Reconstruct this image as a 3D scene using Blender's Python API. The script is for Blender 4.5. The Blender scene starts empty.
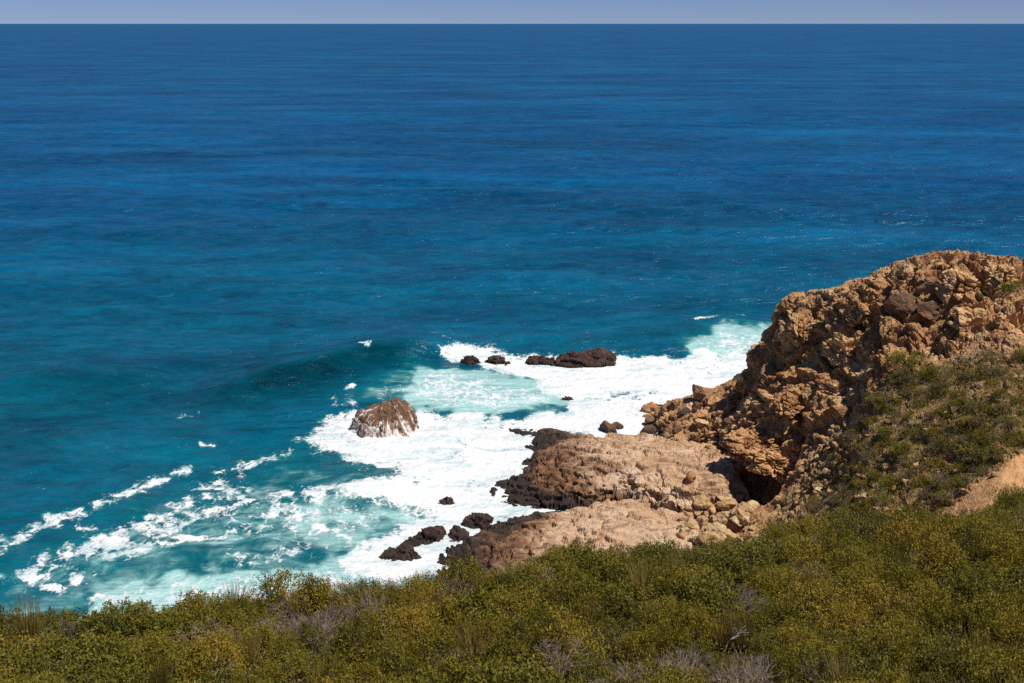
import bpy, math, random
import numpy as np
from mathutils import Vector, Euler, Matrix

# ------------------------------------------------------------------ camera, sky, sun, exposure
scene = bpy.context.scene
COL = scene.collection
FPX, CX, CY, H = 1236.0, 512.0, 341.5, 40.0
PITCH = math.atan(318.5 / FPX)
CP, SP = math.cos(PITCH), math.sin(PITCH)

cam_data = bpy.data.cameras.new('camera')
cam_data.sensor_width = 36.0
cam_data.lens = 36.0 * FPX / 1024.0
cam_data.clip_start = 0.5
cam_data.clip_end = 200000.0
cam = bpy.data.objects.new('camera', cam_data)
COL.objects.link(cam)
cam.location = (0, 0, H)
cam.rotation_euler = (math.pi / 2 - PITCH, 0, 0)
scene.camera = cam

SUN_AZ = math.radians(123.0)      # clockwise from +Y (view direction): the sun stands to the right
SUN_EL = math.radians(60.0)
world = bpy.data.worlds.new('World')
scene.world = world
world.use_nodes = True
wn = world.node_tree.nodes
wl = world.node_tree.links
wn.clear()
w_out = wn.new('ShaderNodeOutputWorld')
w_bg = wn.new('ShaderNodeBackground')
w_sky = wn.new('ShaderNodeTexSky')
w_sky.sky_type = 'NISHITA'
w_sky.sun_disc = False
w_sky.sun_elevation = SUN_EL
w_sky.sun_rotation = SUN_AZ
w_sky.altitude = 40.0
w_sky.air_density = 0.5
w_sky.dust_density = 0.0
w_sky.ozone_density = 8.0
w_bg.inputs['Strength'].default_value = 0.1
w_tint = wn.new('ShaderNodeMix')
w_tint.data_type = 'RGBA'
w_tint.blend_type = 'MULTIPLY'
w_tint.inputs['Factor'].default_value = 1.0
w_tc = wn.new('ShaderNodeTexCoord')
w_sep = wn.new('ShaderNodeSeparateXYZ')
w_ramp = wn.new('ShaderNodeValToRGB')                     # lavender tint painted over the low sky to dim it; brighter above for fill
w_ramp.color_ramp.elements[0].position = 0.02
w_ramp.color_ramp.elements[0].color = (0.50, 0.485, 0.61, 1)
w_ramp.color_ramp.elements[1].position = 0.22
w_ramp.color_ramp.elements[1].color = (0.86, 0.94, 1.0, 1)
wl.new(w_tc.outputs['Generated'], w_sep.inputs[0])
wl.new(w_sep.outputs[2], w_ramp.inputs[0])
wl.new(w_ramp.outputs[0], w_tint.inputs[7])
wl.new(w_sky.outputs[0], w_tint.inputs[6])
wl.new(w_tint.outputs[2], w_bg.inputs['Color'])
wl.new(w_bg.outputs[0], w_out.inputs['Surface'])

sun_data = bpy.data.lights.new('sun', 'SUN')
sun_data.energy = 4.8
sun_data.angle = math.radians(0.5)
sun_data.color = (1.0, 0.93, 0.83)
sun = bpy.data.objects.new('sun', sun_data)
COL.objects.link(sun)
sdir = Vector((math.sin(SUN_AZ) * math.cos(SUN_EL), math.cos(SUN_AZ) * math.cos(SUN_EL), math.sin(SUN_EL)))
sun.rotation_euler = sdir.to_track_quat('Z', 'Y').to_euler()

vs = scene.view_settings
vs.view_transform = 'Standard'
vs.look = 'None'
vs.gamma = 1.0
vs.exposure = 0.12
vs.use_curve_mapping = False
scene.cycles.use_denoising = False      # keep the fine grain of water, rock and leaves

# ------------------------------------------------------------------ numeric helpers
rng = np.random.default_rng(7)
random.seed(7)


def ray(px, py):
    dx = (np.asarray(px, float) - CX) / FPX
    dy = (CY - np.asarray(py, float)) / FPX
    return dx, CP + dy * SP, -SP + dy * CP


def at_z(px, py, z):
    x, y, k = ray(px, py)
    t = (z - H) / k
    return x * t, y * t, z + 0 * t


def at_d(px, py, d):
    x, y, k = ray(px, py)
    t = d / y
    return x * t, d + 0 * t, H + k * t


def project(x, y, z):
    zc = y * CP - (z - H) * SP
    yc = y * SP + (z - H) * CP
    return CX + FPX * x / zc, CY - FPX * yc / zc


def hsh(ix, iy, iz, seed):
    h = (ix.astype(np.uint32) * np.uint32(374761393) + iy.astype(np.uint32) * np.uint32(668265263)
         + iz.astype(np.uint32) * np.uint32(2147483647) + np.uint32((seed * 974711 + 1013) & 0xffffffff))
    h = (h ^ (h >> np.uint32(13))) * np.uint32(1274126177)
    h = (h ^ (h >> np.uint32(16))) * np.uint32(2246822519)
    h = h ^ (h >> np.uint32(15))
    return h.astype(np.float64) / 4294967295.0


def vnoise(x, y, z, seed=0):
    x0, y0, z0 = np.floor(x), np.floor(y), np.floor(z)
    fx, fy, fz = x - x0, y - y0, z - z0
    fx, fy, fz = [f * f * f * (f * (f * 6 - 15) + 10) for f in (fx, fy, fz)]
    ix, iy, iz = x0.astype(np.int64), y0.astype(np.int64), z0.astype(np.int64)
    r = 0
    for a in (0, 1):
        for b in (0, 1):
            for c in (0, 1):
                w = (fx if a else 1 - fx) * (fy if b else 1 - fy) * (fz if c else 1 - fz)
                r = r + w * hsh(ix + a, iy + b, iz + c, seed)
    return r * 2 - 1


def fbm(x, y, z, seed=0, octv=4, gain=0.5):
    x = np.asarray(x, float); y = np.asarray(y, float) + 0 * x; z = np.asarray(z, float) + 0 * x
    r, a, f = 0, 1.0, 1.0
    for i in range(octv):
        r = r + a * vnoise(x * f + 17.3 * i, y * f - 9.1 * i, z * f + 4.7 * i, seed + i * 31)
        a *= gain
        f *= 2.03
    return r


def ridged(x, y, z, seed=0, octv=4, gain=0.5):
    x = np.asarray(x, float); y = np.asarray(y, float) + 0 * x; z = np.asarray(z, float) + 0 * x
    r, a, f = 0, 1.0, 1.0
    for i in range(octv):
        r = r + a * (1 - 2 * np.abs(vnoise(x * f + 7.3 * i, y * f, z * f - 3.7 * i, seed + i * 13)))
        a *= gain
        f *= 2.1
    return r


def worley(x, y, z, seed=0):
    """F1, F2, offset from the nearest seed, two random numbers of the nearest cell"""
    x0, y0, z0 = np.floor(x).astype(np.int64), np.floor(y).astype(np.int64), np.floor(z).astype(np.int64)
    n = x.shape
    f1 = np.full(n, 1e9); f2 = np.full(n, 1e9)
    r1 = np.zeros(n); r2 = np.zeros(n); r3 = np.zeros(n)
    ox = np.zeros(n); oy = np.zeros(n); oz = np.zeros(n)
    for a in (-1, 0, 1):
        for b in (-1, 0, 1):
            for c in (-1, 0, 1):
                ix, iy, iz = x0 + a, y0 + b, z0 + c
                dx = x - (ix + hsh(ix, iy, iz, seed + 1))
                dy = y - (iy + hsh(ix, iy, iz, seed + 2))
                dz = z - (iz + hsh(ix, iy, iz, seed + 3))
                d = np.sqrt(dx * dx + dy * dy + dz * dz)
                m = d < f1
                f2 = np.where(m, f1, np.minimum(f2, d))
                f1 = np.where(m, d, f1)
                ox = np.where(m, dx, ox); oy = np.where(m, dy, oy); oz = np.where(m, dz, oz)
                r1 = np.where(m, hsh(ix, iy, iz, seed + 4), r1)
                r2 = np.where(m, hsh(ix, iy, iz, seed + 5), r2)
                r3 = np.where(m, hsh(ix, iy, iz, seed + 6), r3)
    return f1, f2, (ox, oy, oz), r1, r2, r3


def blur(a, n=1):
    for _ in range(n):
        p = np.pad(a, 1, mode='edge')
        a = (p[:-2, 1:-1] + 2 * p[1:-1, 1:-1] + p[2:, 1:-1]) / 4
        p = np.pad(a, 1, mode='edge')
        a = (p[1:-1, :-2] + 2 * p[1:-1, 1:-1] + p[1:-1, 2:]) / 4
    return a


def sstep(a, b, x):
    t = np.clip((x - a) / (b - a), 0, 1)
    return t * t * (3 - 2 * t)


class TPS:
    def __init__(self, pts, smooth=0.0):
        p = np.asarray(pts, float)
        self.s = 30.0
        self.xy = p[:, :2] / self.s
        n = len(p)
        d = np.linalg.norm(self.xy[:, None] - self.xy[None], axis=2)
        k = self.phi(d) + smooth * np.eye(n)
        q = np.c_[np.ones(n), self.xy]
        m = np.block([[k, q], [q.T, np.zeros((3, 3))]])
        self.w = np.linalg.solve(m, np.r_[p[:, 2], 0, 0, 0])

    @staticmethod
    def phi(d):
        return np.where(d > 1e-9, d * d * np.log(np.maximum(d, 1e-9)), 0)

    def __call__(self, x, y):
        x = np.asarray(x, float); y = np.asarray(y, float)
        sh = np.broadcast(x, y).shape
        q = np.c_[np.broadcast_to(x, sh).ravel(), np.broadcast_to(y, sh).ravel()] / self.s
        out = np.empty(len(q))
        for i in range(0, len(q), 40000):
            c = q[i:i + 40000]
            d = np.sqrt((c[:, None, 0] - self.xy[None, :, 0]) ** 2 + (c[:, None, 1] - self.xy[None, :, 1]) ** 2)
            out[i:i + 40000] = self.phi(d) @ self.w[:-3] + self.w[-3] + c @ self.w[-2:]
        return out.reshape(sh)


def poly_sdf(x, y, poly):
    """signed distance to a closed polygon, positive inside"""
    x = np.asarray(x, float); y = np.asarray(y, float)
    d = np.full(x.shape, 1e18)
    inside = np.zeros(x.shape, bool)
    n = len(poly)
    for i in range(n):
        x1, y1 = poly[i]
        x2, y2 = poly[(i + 1) % n]
        ex, ey = x2 - x1, y2 - y1
        t = np.clip(((x - x1) * ex + (y - y1) * ey) / (ex * ex + ey * ey + 1e-12), 0, 1)
        d = np.minimum(d, (x - x1 - t * ex) ** 2 + (y - y1 - t * ey) ** 2)
        c = (y1 > y) != (y2 > y)
        xi = x1 + (y - y1) * ex / (ey if abs(ey) > 1e-12 else 1e-12)
        inside ^= c & (x < xi)
    return np.where(inside, 1, -1) * np.sqrt(d)


def line_dist(x, y, pl):
    """distance to a polyline and the parameter along it (0..1)"""
    d = np.full(x.shape, 1e18)
    n = len(pl) - 1
    tt = np.zeros(x.shape)
    for i in range(n):
        x1, y1 = pl[i][:2]
        x2, y2 = pl[i + 1][:2]
        ex, ey = x2 - x1, y2 - y1
        t = np.clip(((x - x1) * ex + (y - y1) * ey) / (ex * ex + ey * ey + 1e-12), 0, 1)
        e = (x - x1 - t * ex) ** 2 + (y - y1 - t * ey) ** 2
        tt = np.where(e < d, (i + t) / n, tt)
        d = np.minimum(d, e)
    return np.sqrt(d), tt


# ------------------------------------------------------------------ mesh helpers
def mesh_from(name, verts, faces, attrs=None, smooth=False, mats=None, mat_index=None):
    """verts (n,3), faces (m,3|4) -> mesh"""
    verts = np.ascontiguousarray(verts, dtype=np.float32)
    faces = np.ascontiguousarray(faces, dtype=np.int32)
    me = bpy.data.meshes.new(name)
    me.vertices.add(len(verts))
    me.vertices.foreach_set('co', verts.ravel())
    m, k = faces.shape
    me.loops.add(m * k)
    me.loops.foreach_set('vertex_index', faces.ravel())
    me.polygons.add(m)
    me.polygons.foreach_set('loop_start', np.arange(0, m * k, k, dtype=np.int32))
    me.update(calc_edges=True)
    me.polygons.foreach_set('use_smooth', np.full(m, smooth, dtype=bool))
    for an, av in (attrs or {}).items():
        a = me.attributes.new(an, 'FLOAT', 'POINT')
        a.data.foreach_set('value', np.ascontiguousarray(av, dtype=np.float32).ravel())
    for mt in (mats or []):
        me.materials.append(mt)
    if mat_index is not None:
        me.polygons.foreach_set('material_index', np.ascontiguousarray(mat_index, dtype=np.int32))
    me.validate()
    return me


def grid_faces(nr, nc, keep=None):
    i = np.arange(nr * nc).reshape(nr, nc)
    f = np.stack([i[:-1, :-1], i[:-1, 1:], i[1:, 1:], i[1:, :-1]], axis=-1).reshape(-1, 4)
    if keep is not None:
        kp = keep.ravel()
        f = f[kp[f].any(axis=1)]
    return f


def compact(verts, faces, attrs):
    used = np.zeros(len(verts), bool)
    used[faces.ravel()] = True
    idx = np.cumsum(used) - 1
    return verts[used], idx[faces], {k: np.asarray(v).ravel()[used] for k, v in attrs.items()}


def link(name, me, parent=None, loc=None):
    o = bpy.data.objects.new(name, me)
    COL.objects.link(o)
    if parent is not None:
        o.parent = parent
    if loc is not None:
        o.location = loc
    return o


def tag(o, label, cat, group=None, kind=None):
    o['label'] = label
    o['category'] = cat
    if group:
        o['group'] = group
    if kind:
        o['kind'] = kind
    return o


# ------------------------------------------------------------------ node helpers
class NT:
    def __init__(self, name):
        self.mat = bpy.data.materials.new(name)
        self.mat.use_nodes = True
        self.t = self.mat.node_tree
        self.t.nodes.clear()
        self.out = self.t.nodes.new('ShaderNodeOutputMaterial')

    def n(self, typ, **kw):
        nd = self.t.nodes.new(typ)
        for k, v in kw.items():
            setattr(nd, k, v)
        return nd

    def set(self, sock, v):
        if isinstance(v, bpy.types.NodeSocket):
            self.t.links.new(v, sock)
        elif v is not None:
            sock.default_value = v

    def pos(self, scale=(1, 1, 1), rot=(0, 0, 0), obj=True):
        tc = self.n('ShaderNodeTexCoord')
        mp = self.n('ShaderNodeMapping')
        self.set(mp.inputs['Vector'], tc.outputs['Object'])
        mp.inputs['Scale'].default_value = scale
        mp.inputs['Rotation'].default_value = rot
        return mp.outputs[0]

    def bedded(self, scale, ang=28.0):
        """object coordinates turned into the dip of the beds, then stretched along them"""
        v = self.pos(rot=(0, math.radians(ang), 0))
        mp = self.n('ShaderNodeMapping')
        self.set(mp.inputs['Vector'], v)
        mp.inputs['Scale'].default_value = scale
        return mp.outputs[0]

    def noise(self, vec, scale, detail=4, rough=0.55, dist=0.0):
        nd = self.n('ShaderNodeTexNoise')
        self.set(nd.inputs['Vector'], vec)
        nd.inputs['Scale'].default_value = scale
        nd.inputs['Detail'].default_value = detail
        nd.inputs['Roughness'].default_value = rough
        nd.inputs['Distortion'].default_value = dist
        return nd.outputs['Fac']

    def voro(self, vec, scale, feature='F1', out='Distance'):
        nd = self.n('ShaderNodeTexVoronoi', feature=feature)
        self.set(nd.inputs['Vector'], vec)
        nd.inputs['Scale'].default_value = scale
        return nd.outputs[out]

    def attr(self, name):
        nd = self.n('ShaderNodeAttribute', attribute_name=name)
        return nd.outputs['Fac']

    def math(self, op, a, b=None, c=None, clamp=False):
        nd = self.n('ShaderNodeMath', operation=op)
        nd.use_clamp = clamp
        self.set(nd.inputs[0], a)
        if b is not None:
            self.set(nd.inputs[1], b)
        if c is not None:
            self.set(nd.inputs[2], c)
        return nd.outputs[0]

    def remap(self, v, a, b, c=0.0, d=1.0, smooth=True):
        nd = self.n('ShaderNodeMapRange')
        nd.interpolation_type = 'SMOOTHSTEP' if smooth else 'LINEAR'
        self.set(nd.inputs['Value'], v)
        for k, s in (('From Min', a), ('From Max', b), ('To Min', c), ('To Max', d)):
            self.set(nd.inputs[k], s)
        return nd.outputs[0]

    def mix(self, f, a, b, blend='MIX'):
        nd = self.n('ShaderNodeMix', data_type='RGBA', blend_type=blend)
        self.set(nd.inputs['Factor'], f)
        for s, v in ((nd.inputs[6], a), (nd.inputs[7], b)):
            self.set(s, (*v, 1) if isinstance(v, tuple) and len(v) == 3 else v)
        return nd.outputs[2]

    def ramp(self, f, stops):
        nd = self.n('ShaderNodeValToRGB')
        cr = nd.color_ramp
        while len(cr.elements) < len(stops):
            cr.elements.new(0.5)
        for e, (p, c) in zip(cr.elements, stops):
            e.position = p
            e.color = (*c, 1)
        self.set(nd.inputs[0], f)
        return nd.outputs[0]

    def bump(self, h, dist, strength=1.0, normal=None):
        nd = self.n('ShaderNodeBump')
        nd.inputs['Strength'].default_value = strength
        nd.inputs['Distance'].default_value = dist
        self.set(nd.inputs['Height'], h)
        if normal is not None:
            self.set(nd.inputs['Normal'], normal)
        return nd.outputs[0]

    def bsdf(self, color, rough=0.9, spec=0.3, normal=None, **kw):
        nd = self.n('ShaderNodeBsdfPrincipled')
        self.set(nd.inputs['Base Color'], (*color, 1) if isinstance(color, tuple) and len(color) == 3 else color)
        self.set(nd.inputs['Roughness'], rough)
        self.set(nd.inputs['Specular IOR Level'], spec)
        if normal is not None:
            self.set(nd.inputs['Normal'], normal)
        for k, v in kw.items():
            self.set(nd.inputs[k], v)
        return nd.outputs[0]

    def mixs(self, f, a, b):
        nd = self.n('ShaderNodeMixShader')
        self.set(nd.inputs[0], f)
        self.set(nd.inputs[1], a)
        self.set(nd.inputs[2], b)
        return nd.outputs[0]

    def done(self, surf):
        self.set(self.out.inputs['Surface'], surf)
        return self.mat


# ------------------------------------------------------------------ materials
def sea_material():
    m = NT('sea_water')
    teal, aer, foam_d = m.attr('teal'), m.attr('aeration'), m.attr('foam')
    p = m.pos()
    # wave normals at several sizes, longer across the wind than along it
    pa = m.pos(scale=(0.42, 1.0, 1.0), rot=(0, 0, math.radians(6)))
    n1 = m.noise(pa, 0.55, 5, 0.6, 0.4)
    n2 = m.noise(pa, 0.12, 3, 0.55, 0.5)
    n3 = m.noise(pa, 0.022, 3, 0.5, 0.3)
    hgt = m.math('ADD', m.math('MULTIPLY', n1, 1.15), m.math('MULTIPLY', n2, 2.6))
    hgt = m.math('ADD', hgt, m.math('MULTIPLY', n3, 3.0))
    nrm = m.bump(hgt, 1.0, 0.9)
    # water body colour: ocean blue, shoaling to teal, milky turquoise where air is beaten in
    patch = m.remap(m.noise(m.pos(scale=(0.5, 1, 1)), 0.012, 8, 0.7), 0.35, 0.65)
    deep = m.mix(patch, (0.0010, 0.056, 0.152), (0.0012, 0.088, 0.212))
    sh = m.remap(m.noise(m.pos(scale=(0.7, 1, 1)), 0.05, 7, 0.7), 0.3, 0.7)
    tealc = m.mix(sh, (0.0006, 0.066, 0.116), (0.0008, 0.110, 0.164))
    col = m.mix(teal, deep, tealc)
    col = m.mix(m.attr('clear'), col, (0.0005, 0.042, 0.066))      # shade of the wave fronts, painted in as darker green water
    pr = m.pos(scale=(0.75, 1.0, 1.0), rot=(0, 0, math.radians(4)))
    q1 = m.remap(m.noise(pr, 0.26, 8, 0.78, 0.5), 0.34, 0.66, 0.0, 1.0, smooth=False)
    q2 = m.remap(m.noise(m.pos(scale=(0.45, 1.0, 1.0), rot=(0, 0, math.radians(-3))), 0.060, 7, 0.72, 0.4), 0.34, 0.66, 0.0, 1.0, smooth=False)
    q3 = m.remap(m.noise(m.pos(scale=(0.22, 1.0, 1.0), rot=(0, 0, math.radians(3))), 0.020, 4, 0.6, 0.3), 0.36, 0.64, 0.0, 1.0, smooth=False)
    qq = m.math('MULTIPLY_ADD', q1, 0.42, m.math('MULTIPLY_ADD', q2, 0.33, m.math('MULTIPLY', q3, 0.25)))
    qq = m.remap(qq, 0.2, 0.8, 0.52, 1.42, smooth=False)
    cq = m.n('ShaderNodeCombineXYZ')
    for i_ in range(3):
        m.set(cq.inputs[i_], qq)
    col = m.mix(1.0, col, cq.outputs[0], 'MULTIPLY')  # light and dark of small wave slopes painted into the water colour
    an = m.math('MULTIPLY_ADD', m.noise(p, 0.35, 5, 0.6, 0.6), 0.9, m.math('SUBTRACT', aer, 0.45))
    an = m.math('MULTIPLY', m.remap(an, 0.0, 0.9), m.remap(aer, 0.0, 0.25))
    col = m.mix(m.remap(an, 0.0, 0.75, 0.0, 1.0, smooth=False), col, m.mix(m.remap(an, 0.35, 1.0), (0.003, 0.155, 0.165), (0.34, 0.58, 0.57)))
    dif = m.n('ShaderNodeBsdfDiffuse')
    m.set(dif.inputs['Color'], col)
    m.set(dif.inputs['Normal'], nrm)
    glo = m.n('ShaderNodeBsdfGlossy')
    glo.inputs['Roughness'].default_value = 0.2
    m.set(glo.inputs['Normal'], nrm)
    fre = m.n('ShaderNodeFresnel')
    fre.inputs['IOR'].default_value = 1.33
    m.set(fre.inputs['Normal'], nrm)
    # wind ruffles the surface in streaks: some reflect more sky than others
    ps = m.pos(scale=(0.75, 1.0, 1.0), rot=(0, 0, math.radians(4)))
    g1 = m.remap(m.noise(ps, 0.22, 9, 0.76, 0.6), 0.34, 0.66, 0.0, 1.0, smooth=False)
    g3 = m.remap(m.noise(ps, 0.060, 8, 0.70, 0.5), 0.34, 0.66, 0.0, 1.0, smooth=False)
    g2 = m.remap(m.noise(ps, 0.025, 6, 0.62, 0.4), 0.32, 0.68, 0.0, 1.0, smooth=False)
    gl = m.math('MULTIPLY_ADD', g1, 1.1, m.math('MULTIPLY', g2, 0.35))
    gl = m.math('MULTIPLY_ADD', g3, 0.75, gl)
    gl = m.math('MULTIPLY', m.math('MINIMUM', m.math('MULTIPLY', fre.outputs[0], 0.75), 0.24), gl)
    gl = m.math('MULTIPLY', gl, m.math('MULTIPLY_ADD', m.attr('clear'), -0.9, 1.0))  # less gloss on the wave fronts with painted shade
    water = m.mixs(gl, dif.outputs[0], glo.outputs[0])
    # foam: a lace of bubbles whose coverage follows the foam density
    pf = m.pos(scale=(0.75, 0.5, 1.0))
    warp = m.n('ShaderNodeTexNoise')
    m.set(warp.inputs['Vector'], pf)
    warp.inputs['Scale'].default_value = 0.6
    warp.inputs['Detail'].default_value = 3
    wv = m.n('ShaderNodeVectorMath', operation='MULTIPLY_ADD')
    m.set(wv.inputs[0], warp.outputs['Color'])
    wv.inputs[1].default_value = (1.5, 1.5, 0)
    m.set(wv.inputs[2], pf)
    lace = m.voro(wv.outputs[0], 1.3, 'DISTANCE_TO_EDGE')
    lace = m.remap(lace, 0.0, 0.26, 1.0, 0.0, smooth=False)
    lace2 = m.remap(m.voro(wv.outputs[0], 3.6, 'DISTANCE_TO_EDGE'), 0.0, 0.3, 1.0, 0.0, smooth=False)
    fn = m.remap(m.noise(pf, 1.6, 9, 0.72, 1.0), 0.30, 0.70, smooth=False)
    big = m.remap(m.noise(pf, 0.28, 5, 0.65, 1.2), 0.3, 0.7, smooth=False)
    cover = m.math('MULTIPLY', fn, 0.56)
    cover = m.math('MULTIPLY_ADD', lace, 0.15, cover)
    cover = m.math('MULTIPLY_ADD', lace2, 0.12, cover)
    cover = m.math('MULTIPLY_ADD', big, 0.16, cover)
    thr = m.math('MULTIPLY_ADD', foam_d, -0.78, 0.84)
    fm = m.remap(cover, m.math('SUBTRACT', thr, 0.07), m.math('ADD', thr, 0.22))
    fm = m.math('MULTIPLY', fm, m.remap(foam_d, 0.02, 0.12))
    fb = m.bump(m.math('ADD', m.noise(p, 1.3, 6, 0.65), m.math('MULTIPLY', m.noise(p, 0.4, 3, 0.6), 1.2)), 0.40, 0.8)
    thick = m.remap(m.noise(m.pos(scale=(0.22, 0.6, 1.0), rot=(0, 0, 0.12)), 1.0, 7, 0.66, 1.0), 0.36, 0.56)
    thick = m.math('MAXIMUM', thick, m.remap(foam_d, 0.97, 1.08))
    fcol = m.mix(thick, (0.50, 0.63, 0.66), (0.80, 0.805, 0.81))
    foam = m.bsdf(fcol, rough=0.9, spec=0.1, normal=fb)
    m.done(m.mixs(fm, water, foam))
    return m.mat


def rock_material(name, stops, dark=(0.10, 0.065, 0.045), soil=False, wet_z=1.0, wet_w=1.0, pale=None, bump=0.16, stri=None, crack=0.7):
    m = NT(name)
    p = m.pos()
    g = m.n('ShaderNodeNewGeometry')
    sep = m.n('ShaderNodeSeparateXYZ')
    m.set(sep.inputs[0], g.outputs['Position'])
    z = sep.outputs[2]
    cell = m.attr('cell')
    big = m.noise(m.bedded((0.35, 0.5, 1.5)) if crack > 0.5 else p, 0.5 if crack > 0.5 else 0.22, 6, 0.65, 0.6)
    med = m.noise(p, 1.1, 6, 0.65, 0.5)
    fine = m.noise(p, 5.0, 5, 0.7)
    f = m.math('MULTIPLY_ADD', cell, 0.45, m.math('MULTIPLY', big, 0.55))
    f = m.math('ADD', f, m.math('MULTIPLY_ADD', med, 0.5, -0.25))
    col = m.ramp(f, stops)
    # lichen and weathering stains with shapes of their own
    st = m.remap(m.noise(m.pos(scale=(1, 1, 0.6)), 0.55, 7, 0.7, 1.0), 0.52, 0.64)
    col = m.mix(m.math('MULTIPLY', st, 0.75), col, dark)
    li = m.remap(m.noise(p, 2.3, 6, 0.7, 0.5), 0.58, 0.68)
    col = m.mix(m.math('MULTIPLY', li, 0.6), col, pale or (0.42, 0.33, 0.24))
    col = m.mix(0.35, col, m.mix(m.remap(fine, 0.3, 0.7), (0.25, 0.25, 0.25), (0.75, 0.75, 0.75)), 'OVERLAY')
    if soil:
        sv = m.attr('soil')
        sn = m.math('ADD', m.math('MULTIPLY_ADD', m.noise(p, 0.5, 6, 0.7, 0.4), 0.9, -0.45), sv)
        sf = m.remap(sn, 0.40, 0.62)
        sc = m.ramp(m.noise(p, 0.8, 6, 0.7, 0.4), [(0.3, (0.15, 0.105, 0.045)), (0.5, (0.32, 0.20, 0.092)), (0.7, (0.45, 0.30, 0.155))])
        col = m.mix(sf, col, sc)
        sd = m.attr('sand')
        sdn = m.remap(m.math('ADD', sd, m.math('MULTIPLY_ADD', m.noise(p, 0.9, 5, 0.7), 0.6, -0.3)), 0.4, 0.6)
        sandc = m.ramp(m.noise(p, 0.9, 6, 0.7, 0.6), [(0.3, (0.40, 0.20, 0.085)), (0.5, (0.56, 0.31, 0.14)), (0.7, (0.64, 0.40, 0.21))])
        col = m.mix(sdn, col, sandc)
    if stri:
        # bedding bands of darker, algae-brown rock; 'tide' says how far down the shelf the point lies
        td = m.attr('tide')
        tn = m.math('ADD', td, m.math('MULTIPLY_ADD', m.noise(m.pos(scale=(0.35, 1, 2), rot=(0, 0, 0.25)), 0.5, 7, 0.70, 0.8), 1.7, -0.85))
        col = m.mix(m.remap(tn, 0.20, 0.80), col, m.mix(m.remap(med, 0.32, 0.68), (0.075, 0.036, 0.020), (0.29, 0.155, 0.080)))
    wn_ = m.math('MULTIPLY_ADD', m.noise(p, 0.5, 5, 0.65), 2.0 * wet_w, -1.0 * wet_w)
    wz = m.math('ADD', z, wn_)
    wet = m.remap(wz, wet_z - 0.35, wet_z + 0.45, 1.0, 0.0)
    col = m.mix(wet, col, m.mix(med, (0.018, 0.012, 0.010), (0.055, 0.034, 0.024)))
    rough = m.remap(wet, 0, 1, 0.92, 0.42, smooth=False)
    hgt = m.math('ADD', m.noise(p, 2.2, 8, 0.7, 0.3), m.math('MULTIPLY', m.noise(p, 9.0, 4, 0.7), 0.35))
    pv = m.bedded((0.6, 0.8, 1.8))
    vc = m.remap(m.voro(pv, 1.7, 'DISTANCE_TO_EDGE'), 0.0, 0.12)
    vc2 = m.remap(m.voro(pv, 4.3, 'DISTANCE_TO_EDGE'), 0.0, 0.16)
    hgt = m.math('ADD', hgt, m.math('MULTIPLY', m.math('MULTIPLY_ADD', vc2, 0.3, m.math('MULTIPLY', vc, 0.5)), m.math('MULTIPLY_ADD', sdn, -crack, crack) if soil else crack))
    nb = m.bump(hgt, bump, 1.0)
    m.done(m.bsdf(col, rough=rough, spec=0.25, normal=nb))
    return m.mat


def leaf_material(name, stops, tip=None, trans=0.25, rough=0.6):
    m = NT(name)
    oi = m.n('ShaderNodeObjectInfo')
    rn = m.attr('rnd')
    f = m.math('MULTIPLY_ADD', rn, 0.50, m.math('MULTIPLY', oi.outputs['Random'], 0.52))
    col = m.ramp(f, stops)
    if tip:
        tp = m.attr('tip')
        col = m.mix(m.math('MULTIPLY', tp, 0.6), col, tip)
    a = m.bsdf(col, rough=rough, spec=0.25)
    tr = m.n('ShaderNodeBsdfTranslucent')
    m.set(tr.inputs['Color'], m.mix(0.5, col, (0.16, 0.16, 0.02)))
    m.done(m.mixs(trans, a, tr.outputs[0]))
    return m.mat


def wood_material(name, c1, c2):
    m = NT(name)
    p = m.pos()
    oi = m.n('ShaderNodeObjectInfo')
    f = m.math('MULTIPLY_ADD', oi.outputs['Random'], 0.4, m.math('MULTIPLY', m.noise(p, 9.0, 4, 0.7), 0.7))
    m.done(m.bsdf(m.ramp(f, [(0.25, c1), (0.75, c2)]), rough=0.85, spec=0.2))
    return m.mat


def soil_material():
    m = NT('hillside_soil')
    p = m.pos()
    col = m.ramp(m.noise(p, 0.8, 7, 0.7, 0.5), [(0.3, (0.030, 0.026, 0.011)), (0.5, (0.060, 0.050, 0.020)), (0.7, (0.095, 0.072, 0.034))])
    nb = m.bump(m.noise(p, 3.0, 7, 0.7), 0.2, 1.0)
    m.done(m.bsdf(col, rough=0.95, spec=0.1, normal=nb))
    return m.mat


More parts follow.
